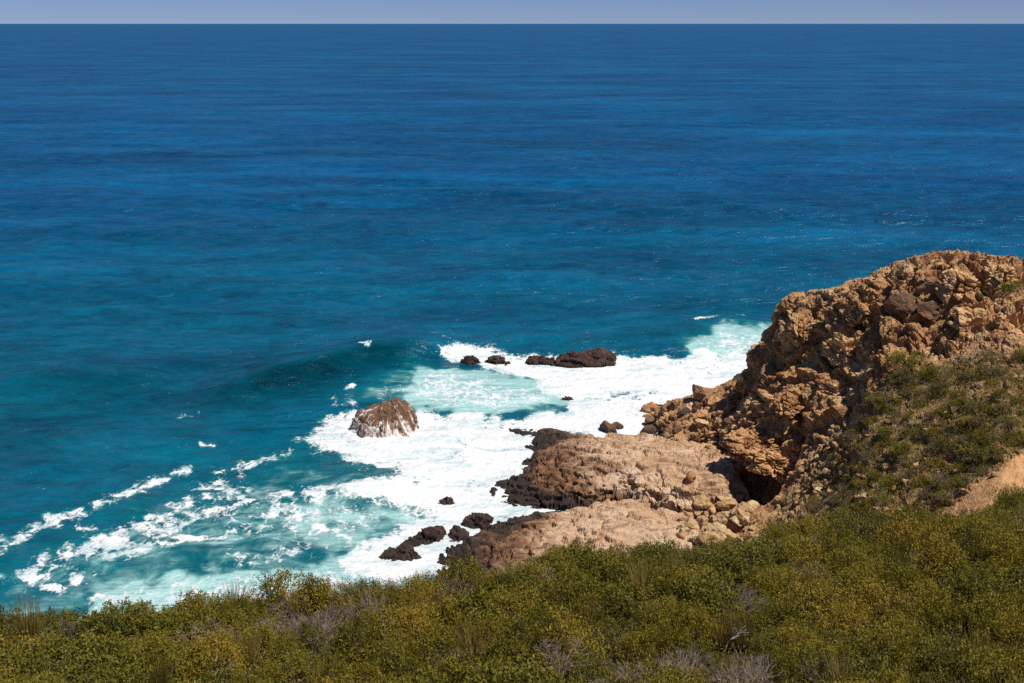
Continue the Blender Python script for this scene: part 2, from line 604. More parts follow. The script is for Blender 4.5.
def stack_material():
    m = NT('stack_rock')
    tc = m.n('ShaderNodeTexCoord')
    sep = m.n('ShaderNodeSeparateXYZ')
    m.set(sep.inputs[0], tc.outputs['Object'])
    ang = m.math('ARCTAN2', sep.outputs[1], sep.outputs[0])
    cmb = m.n('ShaderNodeCombineXYZ')
    m.set(cmb.inputs[0], m.math('MULTIPLY', m.math('COSINE', ang), 3.0))
    m.set(cmb.inputs[1], m.math('MULTIPLY', m.math('SINE', ang), 3.0))
    m.set(cmb.inputs[2], m.math('MULTIPLY', sep.outputs[2], 0.22))
    p = tc.outputs['Object']
    base = m.ramp(m.noise(p, 0.9, 7, 0.7, 0.4), [(0.3, (0.055, 0.030, 0.018)), (0.5, (0.16, 0.080, 0.040)), (0.7, (0.27, 0.155, 0.085))])
    sn = m.math('MULTIPLY_ADD', m.noise(p, 0.9, 5, 0.65), 0.42, m.math('MULTIPLY', m.noise(cmb.outputs[0], 2.3, 5, 0.7, 0.5), 0.75))
    hf = m.remap(sep.outputs[2], 0.2, 3.0, 0.03, -0.10, smooth=False)   # runs of water thin out towards the top
    white = m.remap(m.math('ADD', sn, hf), 0.53, 0.63)
    top = m.remap(m.noise(p, 1.6, 5, 0.7), 0.60, 0.66)
    col = m.mix(m.math('MULTIPLY', white, 0.95), base, (0.74, 0.70, 0.66))
    col = m.mix(m.math('MULTIPLY', top, 0.5), col, (0.48, 0.38, 0.30))
    nb = m.bump(m.math('ADD', m.noise(p, 2.0, 7, 0.7), sn), 0.18, 1.0)
    m.done(m.bsdf(col, rough=0.7, spec=0.3, normal=nb))
    return m.mat


M_SEA = sea_material()
M_CRAG = rock_material('crag_rock', [(0.20, (0.15, 0.075, 0.044)), (0.36, (0.37, 0.183, 0.077)), (0.50, (0.50, 0.282, 0.128)), (0.66, (0.57, 0.375, 0.195)), (0.85, (0.47, 0.35, 0.25))],
                       dark=(0.19, 0.105, 0.062), soil=True, wet_z=0.9, wet_w=0.9)
M_SHELF = rock_material('shelf_rock', [(0.2, (0.32, 0.185, 0.10)), (0.45, (0.50, 0.325, 0.195)), (0.65, (0.60, 0.425, 0.285)), (0.85, (0.58, 0.46, 0.345))],
                        dark=(0.25, 0.14, 0.08), pale=(0.60, 0.46, 0.35), wet_z=0.95, wet_w=0.9, stri=True, bump=0.15, crack=0.25)
M_BLACK = rock_material('wet_reef_rock', [(0.25, (0.030, 0.019, 0.017)), (0.5, (0.070, 0.042, 0.034)), (0.75, (0.130, 0.080, 0.062))],
                       dark=(0.035, 0.024, 0.022), pale=(0.16, 0.105, 0.085), wet_z=0.0, wet_w=0.4)
M_BOULDER = rock_material('boulder_rock', [(0.2, (0.32, 0.15, 0.065)), (0.45, (0.52, 0.28, 0.125)), (0.65, (0.60, 0.38, 0.20)), (0.85, (0.52, 0.38, 0.25))],
                          dark=(0.15, 0.09, 0.06), wet_z=0.3, wet_w=0.4, bump=0.06)
M_YELLOW = rock_material('rubble_rock', [(0.2, (0.34, 0.21, 0.10)), (0.45, (0.48, 0.32, 0.16)), (0.65, (0.56, 0.41, 0.22)), (0.85, (0.52, 0.42, 0.28))],
                         dark=(0.24, 0.15, 0.08), wet_z=-2, bump=0.05)
M_BROWN = rock_material('brown_boulder_rock', [(0.2, (0.10, 0.055, 0.035)), (0.45, (0.21, 0.115, 0.065)), (0.65, (0.31, 0.175, 0.10)), (0.85, (0.34, 0.22, 0.145))],
                        dark=(0.05, 0.033, 0.024), pale=(0.3, 0.2, 0.14), wet_z=0.5, wet_w=0.5, bump=0.06)
M_STACK = stack_material()
M_SOIL = soil_material()
M_HEATH = leaf_material('heath_leaf', [(0.1, (0.042, 0.044, 0.006)), (0.35, (0.125, 0.114, 0.009)), (0.6, (0.235, 0.182, 0.014)), (0.85, (0.36, 0.235, 0.032))], tip=(0.34, 0.255, 0.03))
M_LEAFY = leaf_material('leafy_bush_leaf', [(0.1, (0.040, 0.043, 0.006)), (0.45, (0.098, 0.096, 0.010)), (0.85, (0.19, 0.165, 0.018))], tip=(0.23, 0.19, 0.02))
M_REED = leaf_material('reed_blade', [(0.1, (0.10, 0.075, 0.016)), (0.45, (0.18, 0.130, 0.028)), (0.85, (0.29, 0.20, 0.060))], trans=0.2)
M_GREY = leaf_material('grey_shrub_leaf', [(0.1, (0.11, 0.088, 0.040)), (0.45, (0.22, 0.165, 0.085)), (0.85, (0.33, 0.25, 0.15))], trans=0.15)
M_LIME = leaf_material('lime_shrub_leaf', [(0.1, (0.10, 0.095, 0.010)), (0.45, (0.16, 0.145, 0.012)), (0.85, (0.22, 0.19, 0.02))], trans=0.25)
M_STEM = wood_material('shrub_stem', (0.045, 0.030, 0.018), (0.12, 0.085, 0.055))
M_DEAD = wood_material('dead_twig', (0.13, 0.095, 0.08), (0.27, 0.21, 0.18))
M_BARE = wood_material('bleached_branch', (0.30, 0.26, 0.22), (0.50, 0.46, 0.41))

# ------------------------------------------------------------------ hillside we stand on
RIM = [(-260, 38, 622), (-120, 38, 620), (0, 38, 617), (75, 39, 613), (150, 40, 606), (200, 41, 606), (250, 42, 600), (320, 43, 583), (370, 44, 575),
       (450, 45, 571), (500, 46, 556), (560, 47, 549), (640, 48, 547), (700, 49, 550), (730, 50, 545), (760, 52, 532), (840, 54, 527),
       (880, 55, 529), (920, 55, 533), (960, 57, 526), (1000, 58, 511), (1040, 60, 494), (1140, 62, 470), (1280, 64, 455)]
HGT = 0.80     # the shrubs stand on ground this far below their tops
hp = []
for i, (px, d, py) in enumerate(RIM):
    x, y, z = [float(v) for v in at_d(px, py, d)]
    z -= HGT
    hp.append((x, y, z))
    fl = -4.0 if px < 720 else (1.0 + (px - 720) / 60.0)
    for s, dz in ((4, 2.6), (9, 7.5), (15, 13.5)):
        hp.append((x * (1 + s / d * 0.6), y + s, max(z - dz, fl)))
    hp.append((x * (1 + 24 / d * 0.6), y + 24, fl - 1))
for px in range(-250, 1300, 150):
    for py, d in ((700, 27.0), (650, 32.0)):
        x, y, z = [float(v) for v in at_d(px, py, d)]
        hp.append((x, y, z - HGT - 0.1))
for x in range(-70, 90, 20):
    hp += [(x, 0, 38.2), (x, -14, 42), (x, 12, 31.6)]
hill_f = TPS(hp, smooth=2e-3)


def hill_z(x, y):
    return hill_f(x, y) + 0.22 * fbm(x * 0.28, y * 0.28, 0 * x, 3, 4)


hx = np.linspace(-75, 95, 400)
hy = np.linspace(-15, 92, 300)
X, Y = np.meshgrid(hx, hy)
Z = np.maximum(hill_z(X, Y), -6)
me = mesh_from('hillside', np.stack([X, Y, Z], -1).reshape(-1, 3), grid_faces(300, 400), smooth=True, mats=[M_SOIL])
hill = link('hillside', me)
tag(hill, 'scrub covered hillside sloping away in the foreground', 'hillside', kind='structure')

# ------------------------------------------------------------------ headland
hc = []   # control points (x, y, z)
for px, py, d in [(775, 314, 109), (800, 302, 107), (850, 287, 102), (880, 274, 100), (920, 260, 98), (970, 255, 96), (1024, 253, 95), (1150, 248, 95), (1300, 240, 98)]:
    for s_, dz_ in ((3.5, 1.3), (9, 6.0), (16, 13.0)):      # the seaward side falls away behind the skyline
        x_, y_, z_ = [float(v) for v in at_d(px, py, d)]
        hc.append((x_ * (1 + s_ / d), y_ + s_, max(z_ - dz_, -4)))
for px, py, d in [
    # skyline
    (775, 314, 109), (800, 302, 107), (850, 287, 102), (880, 274, 100), (920, 260, 98), (970, 255, 96), (1024, 253, 95), (1150, 248, 95), (1300, 240, 98),
    # right-hand slope
    (1000, 300, 90), (1000, 350, 86), (1000, 400, 81), (1000, 450, 77), (1000, 492, 73.5), (1100, 300, 89), (1100, 400, 80), (1100, 490, 73),
    (940, 300, 93), (940, 350, 89), (940, 400, 84.5), (940, 450, 80.5), (940, 500, 76.5), (940, 535, 73),
    (880, 300, 97), (880, 350, 92.5), (880, 400, 88), (880, 450, 84), (880, 500, 79.5), (880, 540, 75),
    (820, 320, 102), (820, 350, 99.5), (820, 400, 95), (820, 450, 90.5), (820, 500, 86), (820, 540, 81),
    (775, 350, 104.5), (780, 400, 99.5), (778, 450, 95), (780, 490, 91), (780, 520, 87), (770, 550, 82),
    (765, 420, 98), (740, 545, 85.5), (745, 515, 90),
    # left-hand spur down to the sea
    (757, 347, 112), (742, 383, 115), (715, 396, 117), (690, 402, 119), (655, 414, 121),
    (750, 400, 108), (735, 420, 105), (700, 418, 112), (670, 428, 115), (700, 435, 107), (725, 440, 103),
]:
    hc.append(tuple(float(v) for v in at_d(px, py, d)))
for px, py, z in [
    (775, 348, -1), (748, 384, -2.5), (690, 396, -2.5), (645, 404, -2), (628, 420, -1.5), (640, 433, -0.5), (800, 330, -4), (850, 318, -5), (920, 305, -6), (1024, 300, -6), (1150, 296, -6),
    (728, 497, 0.6), (700, 509, 0.5), (690, 470, 0.5), (640, 460, -1.5), (600, 500, -2.5), (680, 540, 0.5), (600, 430, -3),
]:
    hc.append(tuple(float(v) for v in at_z(px, py, z)))
head_f = TPS(hc, smooth=1e-4)


def hit_base(px, py, f):
    d = np.arange(60, 150, 0.25)
    x, y, z = at_d(px, py, d)
    below = z < f(x, y)
    i = int(np.argmax(below)) if below.any() else len(d) - 1
    return float(x[i]), float(y[i])


SOIL_POLY = [hit_base(*q, head_f) for q in [(757, 550), (765, 520), (790, 488), (815, 455), (845, 425), (872, 398), (900, 368), (930, 362), (960, 352),
                                            (985, 345), (1010, 350), (1040, 335), (1120, 330), (1200, 330), (1200, 520), (1060, 540), (900, 552)]]
GREEN_POLY = [hit_base(*q, head_f) for q in [(990, 282), (1024, 276), (1080, 280), (1080, 300), (1000, 300)]]
SAND_POLY = [hit_base(*q, head_f) for q in [(924, 526), (946, 506), (974, 484), (1000, 463), (1024, 450), (1080, 434), (1080, 488), (1024, 490), (985, 508), (955, 524)]]

xs = np.concatenate([np.arange(6, 52, 0.10), np.arange(52, 75, 0.4)])
ys = np.concatenate([np.arange(62, 70, 0.25), np.arange(70, 122, 0.11), np.arange(122, 142, 0.4)])
X, Y = np.meshgrid(xs, ys)
Z = head_f(X, Y) + 0.35 * fbm(X * 0.12, Y * 0.12, 0 * X, 11, 3)
Z = np.maximum(Z, -5.0)
GULLY = [tuple(float(v) for v in at_d(*q))[:2] for q in [(698, 508, 95.5), (725, 499, 96), (748, 488, 95.5), (761, 486, 94)]]
gd, gt = line_dist(X, Y, GULLY)
gw = 1 - sstep(1.5 + 0.5 * gt, 2.5 + 0.9 * gt, gd)
Z = Z * (1 - gw) + np.minimum(Z, -0.4) * gw
soil = np.maximum(sstep(-2.0, 2.0, poly_sdf(X, Y, SOIL_POLY)), 0.8 * sstep(-1.0, 1.5, poly_sdf(X, Y, GREEN_POLY)))
sand = sstep(-0.6, 0.6, poly_sdf(X, Y, SAND_POLY))
gy, gx = np.gradient(Z, ys, xs)
NX, NY, NZ = -gx, -gy, np.ones_like(Z)
ln = np.sqrt(NX ** 2 + NY ** 2 + 1)
NX, NY, NZ = NX / ln, NY / ln, NZ / ln
# bedding frame: beds rise to the right
dip = math.radians(28)
U = X * math.cos(dip) + Z * math.sin(dip)
W = -X * math.sin(dip) + Z * math.cos(dip)
wx = 0.6 * fbm(X * 0.35, Y * 0.35, Z * 0.35, 71, 3)
wz = 0.6 * fbm(X * 0.35, Y * 0.35, Z * 0.35, 72, 3)
U2, V2, W2 = U + wx, Y + 0.4 * wx, W + wz
rock_amp = (1 - 0.82 * soil) * sstep(-3, 1.5, Z)
disp = np.zeros_like(Z)
cellv = np.zeros_like(Z)
keepg = 0.55 + 0.6 * vnoise(X * 0.25, Y * 0.25, Z * 0.25, 77)       # some joints stand open, others are tight
for sc, an, amp, tilt, grv, wgt, sd in ((5.6, 0.45, 1.25, 0.9, 0.16, 0.20, 100), (2.1, 0.40, 0.55, 1.1, 0.15, 0.35, 200), (0.9, 0.45, 0.42, 1.1, 0.18, 0.27, 300), (0.42, 0.55, 0.19, 1.0, 0.22, 0.18, 400)):
    f1, f2, (ox, oy, oz), r1, r2, r3 = worley(U2 / (sc * 1.4), V2 / sc, W2 / (sc * an), sd)
    mk = sstep(0.0, grv, f2 - f1)
    mk = mk * (0.45 + 0.55 * np.clip(keepg + 0.3, 0, 1)) + (0.55 - 0.55 * np.clip(keepg + 0.3, 0, 1)) * np.sqrt(mk)
    disp += amp * mk * (0.25 + 0.75 * r1 + tilt * ((r2 - 0.5) * ox + (r3 - 0.5) * oz + (r1 - 0.6) * oy)) - 0.5 * amp
    cellv += wgt * r2
    if sd == 300:
        scree = 0.34 * mk * (0.3 + 0.7 * r1) - 0.17
    if sd == 400:
        scree += 0.15 * mk * (0.2 + 0.8 * r1)
detail = ridged(U2 * 0.7, V2 * 0.9, W2 * 2.2, 55, 5, 0.55)
disp += 0.15 * detail - 0.02
bed = W2 + 0.5 * disp + 0.35 * fbm(X * 0.3, Y * 0.3, Z * 0.3, 78, 3)
for hh, kk in ((1.25, 0.55), (0.45, 0.45)):      # ledges along the beds
    fr_ = bed / hh - np.floor(bed / hh)
    disp += kk * hh * (sstep(0.6, 0.95, fr_) - fr_) * sstep(-0.6, 0.5, fbm(X * 0.2, Y * 0.2, Z * 0.2, 79, 3) + 0.2)
disp += 0.12
screed = soil * sstep(-0.2, 0.5, vnoise(X * 0.2, Y * 0.2, 0 * X, 58) + 0.9 * sstep(34, 22, X))
disp = disp * rock_amp * (1 - sand) + (1 - rock_amp) * (0.20 * fbm(X * 0.8, Y * 0.8, 0 * X, 56, 5, 0.6) + scree * (0.25 + 0.75 * screed) * (1 - sand))
soil = soil * (1 - 0.45 * screed * sstep(0.06, 0.16, scree))
disp = disp * (1 - 0.7 * sstep(0.02, 0.5, gw))
front = sstep(-0.15, 0.25, gy)
disp = np.where(disp > 0, disp * (0.40 + 0.60 * front), disp) - 0.25 * sstep(30, 40, X)
disp = np.where(Y < 78, disp * sstep(66, 78, Y) , disp)
VX, VY, VZ = X + NX * disp, Y + NY * disp, Z + NZ * disp
me = mesh_from('headland', np.stack([VX, VY, VZ], -1).reshape(-1, 3), grid_faces(*X.shape),
               attrs={'cell': cellv, 'soil': soil, 'sand': sand}, mats=[M_CRAG])
headland = link('headland', me)
tag(headland, 'rugged orange brown rocky headland rising on the right above the sea', 'headland', kind='structure')


# ------------------------------------------------------------------ rock shelves, reef rocks: an outline, a top surface and crumbling sides
def rock_plate(name, outline, tops, res, mat, seed, slope=1.5, edge=1.2, rag=0.8, block=1.0, stri_ang=-0.2, tide=None, bottom=-2.0, strata=False, tps=5e-3, upright=False):
    pts = [tuple(float(v) for v in at_z(*q)) for q in outline]
    tp = [tuple(float(v) for v in at_z(*q)) for q in tops]
    if upright:      # summits stand over the middle of the footprint
        mid_y = sum(q[1] for q in outline) / len(outline)
        tp = [tuple(float(v) for v in at_z(q[0], 0.75 * mid_y + 0.25 * max(o_[1] for o_ in outline), 0))[:2] + (q[2],) for q in tops]
    poly = [p[:2] for p in pts]
    f = TPS(pts + tp, smooth=tps) if len(pts + tp) > 3 else None
    x0, x1 = min(p[0] for p in pts) - 3, max(p[0] for p in pts) + 3
    y0, y1 = min(p[1] for p in pts) - 3, max(p[1] for p in pts) + 3
    xs, ys = np.arange(x0, x1, res), np.arange(y0, y1, res * 1.15)
    X, Y = np.meshgrid(xs, ys)
    sd = poly_sdf(X, Y, poly) + rag * fbm(X * 0.45, Y * 0.45, 0 * X, seed, 4)
    zt = f(X, Y)
    z = zt - 0.55 * (1 - np.clip(sd / edge, 0, 1)) ** 2 - slope * np.maximum(0, -sd)
    # bedded, fissured rock, pushed out along the surface so that steep sides show their layers
    gy_, gx_ = np.gradient(z, ys, xs)
    ln_ = np.sqrt(gx_ ** 2 + gy_ ** 2 + 1)
    nx_, ny_, nz_ = -gx_ / ln_, -gy_ / ln_, 1 / ln_
    a = stri_ang
    U, V = X * math.cos(a) + Y * math.sin(a), -X * math.sin(a) + Y * math.cos(a)
    w = 0.7 * fbm(X * 0.3, Y * 0.3, z * 0.5, seed + 5, 3)
    wz_ = z + 0.35 * w + 0.10 * U
    f1, f2, (ox, oy, oz), r1, r2, r3 = worley((U + w) / 4.4, (V + w) / 2.4, wz_ / 0.9, seed + 9)
    g1, g2, (px_, py_, pz_), s1, s2, s3 = worley((U + w) / 1.7, (V + 0.6 * w) / 1.0, wz_ / 0.42, seed + 19)
    h1, h2, _o, t1, t2, t3 = worley((U + w) / 0.75, (V + 0.6 * w) / 0.45, wz_ / 0.2, seed + 49)
    m1, m2, m3 = sstep(0, 0.14, f2 - f1), sstep(0, 0.16, g2 - g1), sstep(0, 0.2, h2 - h1)
    d = block * m1 * (0.30 + 0.50 * r1 + 0.6 * ((r2 - 0.5) * ox + (r3 - 0.3) * oy)) - 0.45 * block
    d += block * m2 * (0.10 + 0.26 * s1 + 0.3 * ((s2 - 0.5) * px_ + (s3 - 0.3) * py_)) - 0.18 * block
    d += block * m3 * (0.03 + 0.11 * t1) - 0.06 * block
    fis = ridged((U + w) * 0.11, (V + 0.7 * w) * 0.50, wz_ * 0.8, seed + 33, 3)
    d -= 0.50 * sstep(1.05, 1.5, fis)
    fis2 = ridged((U + w) * 0.25, (V + 0.7 * w) * 1.3, wz_ * 1.5, seed + 36, 3)
    d -= 0.16 * sstep(0.8, 1.5, fis2)
    d += 0.07 * block * ridged(U * 0.7, V * 1.2, wz_ * 3.0, seed + 29, 5, 0.6)
    if strata:
        bed = z + d + 0.30 * V + 0.05 * U + 0.45 * fbm(X * 0.22, Y * 0.22, 0 * X, seed + 61, 4, 0.6)
        for hh, kk in ((0.70, 0.46), (0.27, 0.26)):
            q_ = bed / hh
            fr_ = q_ - np.floor(q_)
            d = d + kk * hh * (sstep(0.62, 0.95, fr_) - fr_) * sstep(-0.5, 0.5, fbm(X * 0.3, Y * 0.5, 0 * X, seed + 66, 3) + 0.25)
    XX, YY = X + nx_ * d, Y + ny_ * d
    z = np.maximum(z + nz_ * d, bottom)
    at = {'cell': 0.6 * r2 + 0.4 * s2}
    if tide is not None:
        at['tide'] = tide(X, Y, z)
    V_ = np.stack([XX, YY, z], -1).reshape(-1, 3)
    F = grid_faces(*X.shape, keep=(z > bottom + 0.05))
    V_, F, at = compact(V_, F, at)
    me = mesh_from(name, V_, F, attrs=at, mats=[mat])
    o = link(name, me)
    return o


TL0 = [float(v) for v in at_z(545, 470, 1.5)]


def tide_up(X, Y, z):
    px, py = project(X, Y, z)
    return 0.98 - sstep(0, 120, px - 515 + 0.35 * (py - 430) * -1) * 0.95 + 0.35 * sstep(485, 500, py) * (1 - sstep(640, 690, px))


def tide_low(X, Y, z):
    px, py = project(X, Y, z)
    return 1.0 - sstep(500, 590, px + 0.4 * (py - 520)) * 1.0


shelf_u = rock_plate('rock_shelf',
    [(502, 427, 0.2), (530, 425, 0.5), (565, 427, 0.9), (585, 434, 1.2), (620, 434, 1.6), (645, 433, 2.0), (680, 440, 3.0), (715, 442, 3.8), (738, 455, 4.0),
     (735, 478, 3.8), (722, 490, 4.1), (700, 492, 3.9), (660, 490, 3.4), (625, 486, 2.8), (590, 491, 1.9), (560, 499, 1.0), (535, 508, 0.1),
     (505, 506, -0.1), (485, 493, -0.1), (500, 480, 0.2), (524, 472, 0.3), (531, 455, 0.3), (521, 441, 0.2)],
    [(600, 455, 2.9), (660, 460, 3.7), (560, 448, 2.3), (550, 480, 1.7), (700, 475, 4.1), (620, 478, 2.9), (580, 470, 2.4)],
    0.105, M_SHELF, 400, block=0.6, strata=True, tide=tide_up, edge=1.0, slope=2.2)
tag(shelf_u, 'broad tan rock shelf with dark seaward end between the surf and the headland gully', 'rock shelf')
shelf_l = rock_plate('rock_shelf',
    [(428, 566, -0.2), (438, 548, 0.0), (468, 537, 0.2), (486, 524, 0.1), (520, 514, 0.6), (560, 509, 1.0), (600, 500, 1.7), (627, 495, 2.1), (655, 502, 2.2),
     (690, 514, 2.2), (730, 527, 2.8), (750, 545, 4.0), (740, 575, 3.6), (640, 590, 2.8), (520, 596, 1.3), (450, 585, 0.2)],
    [(620, 512, 2.9), (660, 528, 3.2), (560, 530, 2.2), (500, 540, 1.3), (600, 545, 3.0), (700, 545, 3.9)],
    0.105, M_SHELF, 450, block=0.5, strata=True, tide=tide_low, edge=1.2, slope=1.6, stri_ang=-0.3)
tag(shelf_l, 'pinkish sloping rock shelf just above the scrub, brown at its seaward end', 'rock shelf')

REEF = 'dark reef rocks awash off the shelf'
REEF_OUT = []
for outline, tops, label, sd, cat in [
    ([(553, 366, -0.2), (565, 357, .2), (590, 356, .3), (612, 357, .2), (613, 364, 0), (596, 368, -.2), (570, 368, -.2)],
     [(572, 359, 1.7), (585, 360, 1.3), (597, 359, 1.9), (607, 360, 2.0)], 'largest jagged black rock in the line of reef rocks behind the breaking wave', 501, 'reef rock'),
    ([(522, 364, -0.2), (537, 358, .1), (552, 359, .1), (553, 363, 0), (530, 366, -.2)],
     [(540, 360, 0.9), (548, 360, 1.0)], 'middle dark rock in the line of reef rocks, left of the largest one', 502, 'reef rock'),
    ([(484, 362, -0.1), (497, 358, .1), (507, 361, .1), (516, 364, 0), (495, 365, -.2)],
     [(497, 360, 0.8)], 'low flat purplish rock in the line of reef rocks, second from its left end', 503, 'reef rock'),
    ([(459, 363, -0.2), (466, 359, .1), (476, 359, .1), (482, 362, 0), (472, 365, -.2)],
     [(471, 360, 0.8)], 'leftmost low brown rock of the reef line beside the breaking crest', 504, 'reef rock'),
    ([(558, 399, -0.1), (566, 396, .2), (578, 398, 0), (570, 401, -.1)], [(568, 397.5, 0.45)], 'tiny dark rock tip alone in the foam in front of the reef line', 505, 'reef rock'),
    ([(436, 504, -0.2), (443, 498, .2), (455, 500, .1), (458, 504, -.1), (447, 507, -.2)], [(446, 500, 0.9)], 'small dark round rock alone in the white surf left of the shelf', 506, 'reef rock'),
    ([(463, 524, -0.1), (472, 517, .2), (482, 516, .2), (492, 522, 0), (482, 528, 0), (470, 528, -.1)], [(479, 518, 1.0)], 'pointed black rock at the upper edge of the brown lower shelf', 507, 'reef rock'),
    ([(400, 546, -0.2), (415, 535, .1), (432, 528, .1), (443, 527, .1), (442, 536, .1), (428, 543, 0), (410, 548, -.2)], [(425, 536, 0.8), (437, 531, 0.8)],
     'long black wet rock slanting through the foam below the small round rock', 508, 'reef rock'),
    ([(446, 532, 0), (456, 527, .2), (470, 530, .2), (468, 537, .2), (452, 539, 0)], [(457, 531, 0.8)], 'short black rock between the long slanting rock and the lower shelf', 509, 'reef rock'),
    ([(379, 558, -0.2), (390, 550, .1), (404, 549, .1), (420, 550, .1), (426, 547, .1), (428, 553, 0), (412, 560, -.1), (392, 562, -.2)], [(395, 553, 0.7), (412, 552, 0.8)],
     'nearest black reef rock in the surf, just above the scrub', 510, 'reef rock'),
]:
    cx_, cy_ = sum(q[0] for q in outline) / len(outline), sum(q[1] for q in outline) / len(outline)
    outline = [(cx_ + (q[0] - cx_) * 1.15, cy_ + (q[1] - cy_) * 1.15, q[2]) for q in outline]
    REEF_OUT.append([tuple(float(v) for v in at_z(*q))[:2] for q in outline])
    tops = [(q[0], q[1], q[2] * 0.60 + 0.2) for q in tops]
    o = rock_plate('reef_rock', outline, tops, 0.10, M_BLACK, sd, slope=1.9, edge=0.45, rag=0.25, block=0.6, bottom=-1.2, tps=1e-5, upright=True)
    tag(o, label, cat, REEF)


# sea stack
def icosphere(sub):
    t = (1 + 5 ** 0.5) / 2
    v = [(-1, t, 0), (1, t, 0), (-1, -t, 0), (1, -t, 0), (0, -1, t), (0, 1, t), (0, -1, -t), (0, 1, -t), (t, 0, -1), (t, 0, 1), (-t, 0, -1), (-t, 0, 1)]
    f = [(0, 11, 5), (0, 5, 1), (0, 1, 7), (0, 7, 10), (0, 10, 11), (1, 5, 9), (5, 11, 4), (11, 10, 2), (10, 7, 6), (7, 1, 8),
         (3, 9, 4), (3, 4, 2), (3, 2, 6), (3, 6, 8), (3, 8, 9), (4, 9, 5), (2, 4, 11), (6, 2, 10), (8, 6, 7), (9, 8, 1)]
    v = [np.array(a, float) / np.linalg.norm(a) for a in v]
    for _ in range(sub):
        cache, nf = {}, []

        def mid(a, b):
            k = (min(a, b), max(a, b))
            if k not in cache:
                q = v[a] + v[b]
                v.append(q / np.linalg.norm(q))
                cache[k] = len(v) - 1
            return cache[k]
        for a, b, c in f:
            ab, bc, ca = mid(a, b), mid(b, c), mid(c, a)
            nf += [(a, ab, ca), (b, bc, ab), (c, ca, bc), (ab, bc, ca)]
        f = nf
    return np.array(v), np.array(f)


ICO3, ICO4, ICO5 = icosphere(3), icosphere(4), icosphere(5)
v, f = ICO5[0].copy(), ICO5[1]
sx, sy, sz = [float(q) for q in at_z(385, 434, 0)]
p = v * np.array([2.8, 2.7, 2.9])
a = np.arctan2(v[:, 1], v[:, 0])
up = np.clip(v[:, 2], 0, 1)
p[:, 2] = np.where(v[:, 2] > 0, 3.35 * v[:, 2], p[:, 2])
p[:, 0] += 0.45 * up                                   # its top leans to the right, long skirt on the left
p[:, 0] -= 0.5 * np.clip(-v[:, 0], 0, 1) * (1 - up)
rib = ridged(2.2 * np.cos(a), 2.2 * np.sin(a), p[:, 2] * 0.4, 21, 4)
f1, f2, oo, r1, r2_, r3 = worley(p[:, 0] / 1.5, p[:, 1] / 1.5, p[:, 2] / 1.1, 23)
dd = 0.17 * rib + 0.42 * fbm(p[:, 0] * 0.5, p[:, 1] * 0.5, p[:, 2] * 0.5, 22, 5) + 0.5 * sstep(0, 0.25, f2 - f1) * (r1 - 0.3) + 0.10 * ridged(p[:, 0] * 1.3, p[:, 1] * 1.3, p[:, 2] * 1.0, 24, 4)
q = v.copy()
p += q * dd[:, None]
me = mesh_from('sea_stack', p, f, attrs={'cell': 0 * a}, mats=[M_STACK])
stack = link('sea_stack', me, loc=(sx + 0.1, sy + 1.3, -0.3))
stack.scale = (1.0, 1.0, 0.90)
tag(stack, 'domed brown sea rock streaked with white runs of water, alone in the surf', 'sea stack')

# ------------------------------------------------------------------ sea
rows = [np.arange(20, 78, 4.0), np.arange(78, 172, 0.30)]
d, s = 172.0, 0.30
r2 = []
while d < 2500:
    r2.append(d); d += s; s *= 1.010
while d < 70000:
    r2.append(d); d += s; s *= 1.05
rows = np.concatenate(rows + [np.array(r2)])
tt = np.concatenate([np.linspace(-2.2, -0.52, 30), np.linspace(-0.5, 0.5, 420), np.linspace(0.52, 2.2, 30)])
X = rows[:, None] * tt[None, :]
Y = np.repeat(rows[:, None], len(tt), 1)
PX, PY = project(X, Y, 0 * X)

FOAM_POLYS = [   # outline in the photograph's plane of the sea, edge softness, density
    ([(433, 347), (470, 344), (520, 353), (560, 352), (610, 350), (650, 353), (690, 354), (730, 350), (775, 352), (775, 388), (745, 388), (735, 402), (700, 412), (660, 440),
      (610, 448), (560, 432), (520, 428), (500, 420), (535, 414), (562, 408), (560, 396), (535, 384), (490, 372), (450, 366), (437, 360)], 4, 1.05),
    ([(690, 345), (720, 336), (760, 332), (780, 335), (780, 360), (720, 358)], 8, 0.58),
    ([(420, 374), (442, 364), (490, 370), (535, 382), (562, 396), (564, 408), (520, 414), (440, 412), (408, 400)], 6, 0.50),
    ([(292, 440), (305, 428), (328, 416), (352, 410), (420, 409), (480, 413), (525, 424), (560, 440), (560, 475), (530, 490), (560, 500), (560, 512), (500, 535), (470, 550), (460, 580),
      (385, 585), (350, 575), (335, 566), (352, 548), (362, 536), (395, 522), (395, 512), (350, 502), (300, 500), (290, 497), (310, 490), (350, 488),
      (392, 480), (360, 470), (335, 458), (312, 450)], 6, 1.02),
    ([(282, 470), (345, 462), (400, 476), (345, 490), (300, 492)], 5, 0.12),
    ([(320, 500), (390, 500), (395, 530), (345, 545), (320, 560), (300, 540)], 8, 0.40),
    ([(90, 604), (120, 588), (170, 576), (240, 568), (330, 566), (390, 560), (380, 590), (250, 615), (110, 620)], 9, 0.50),
    ([(215, 500), (290, 488), (350, 500), (330, 560), (240, 545), (200, 520)], 14, 0.40),
]
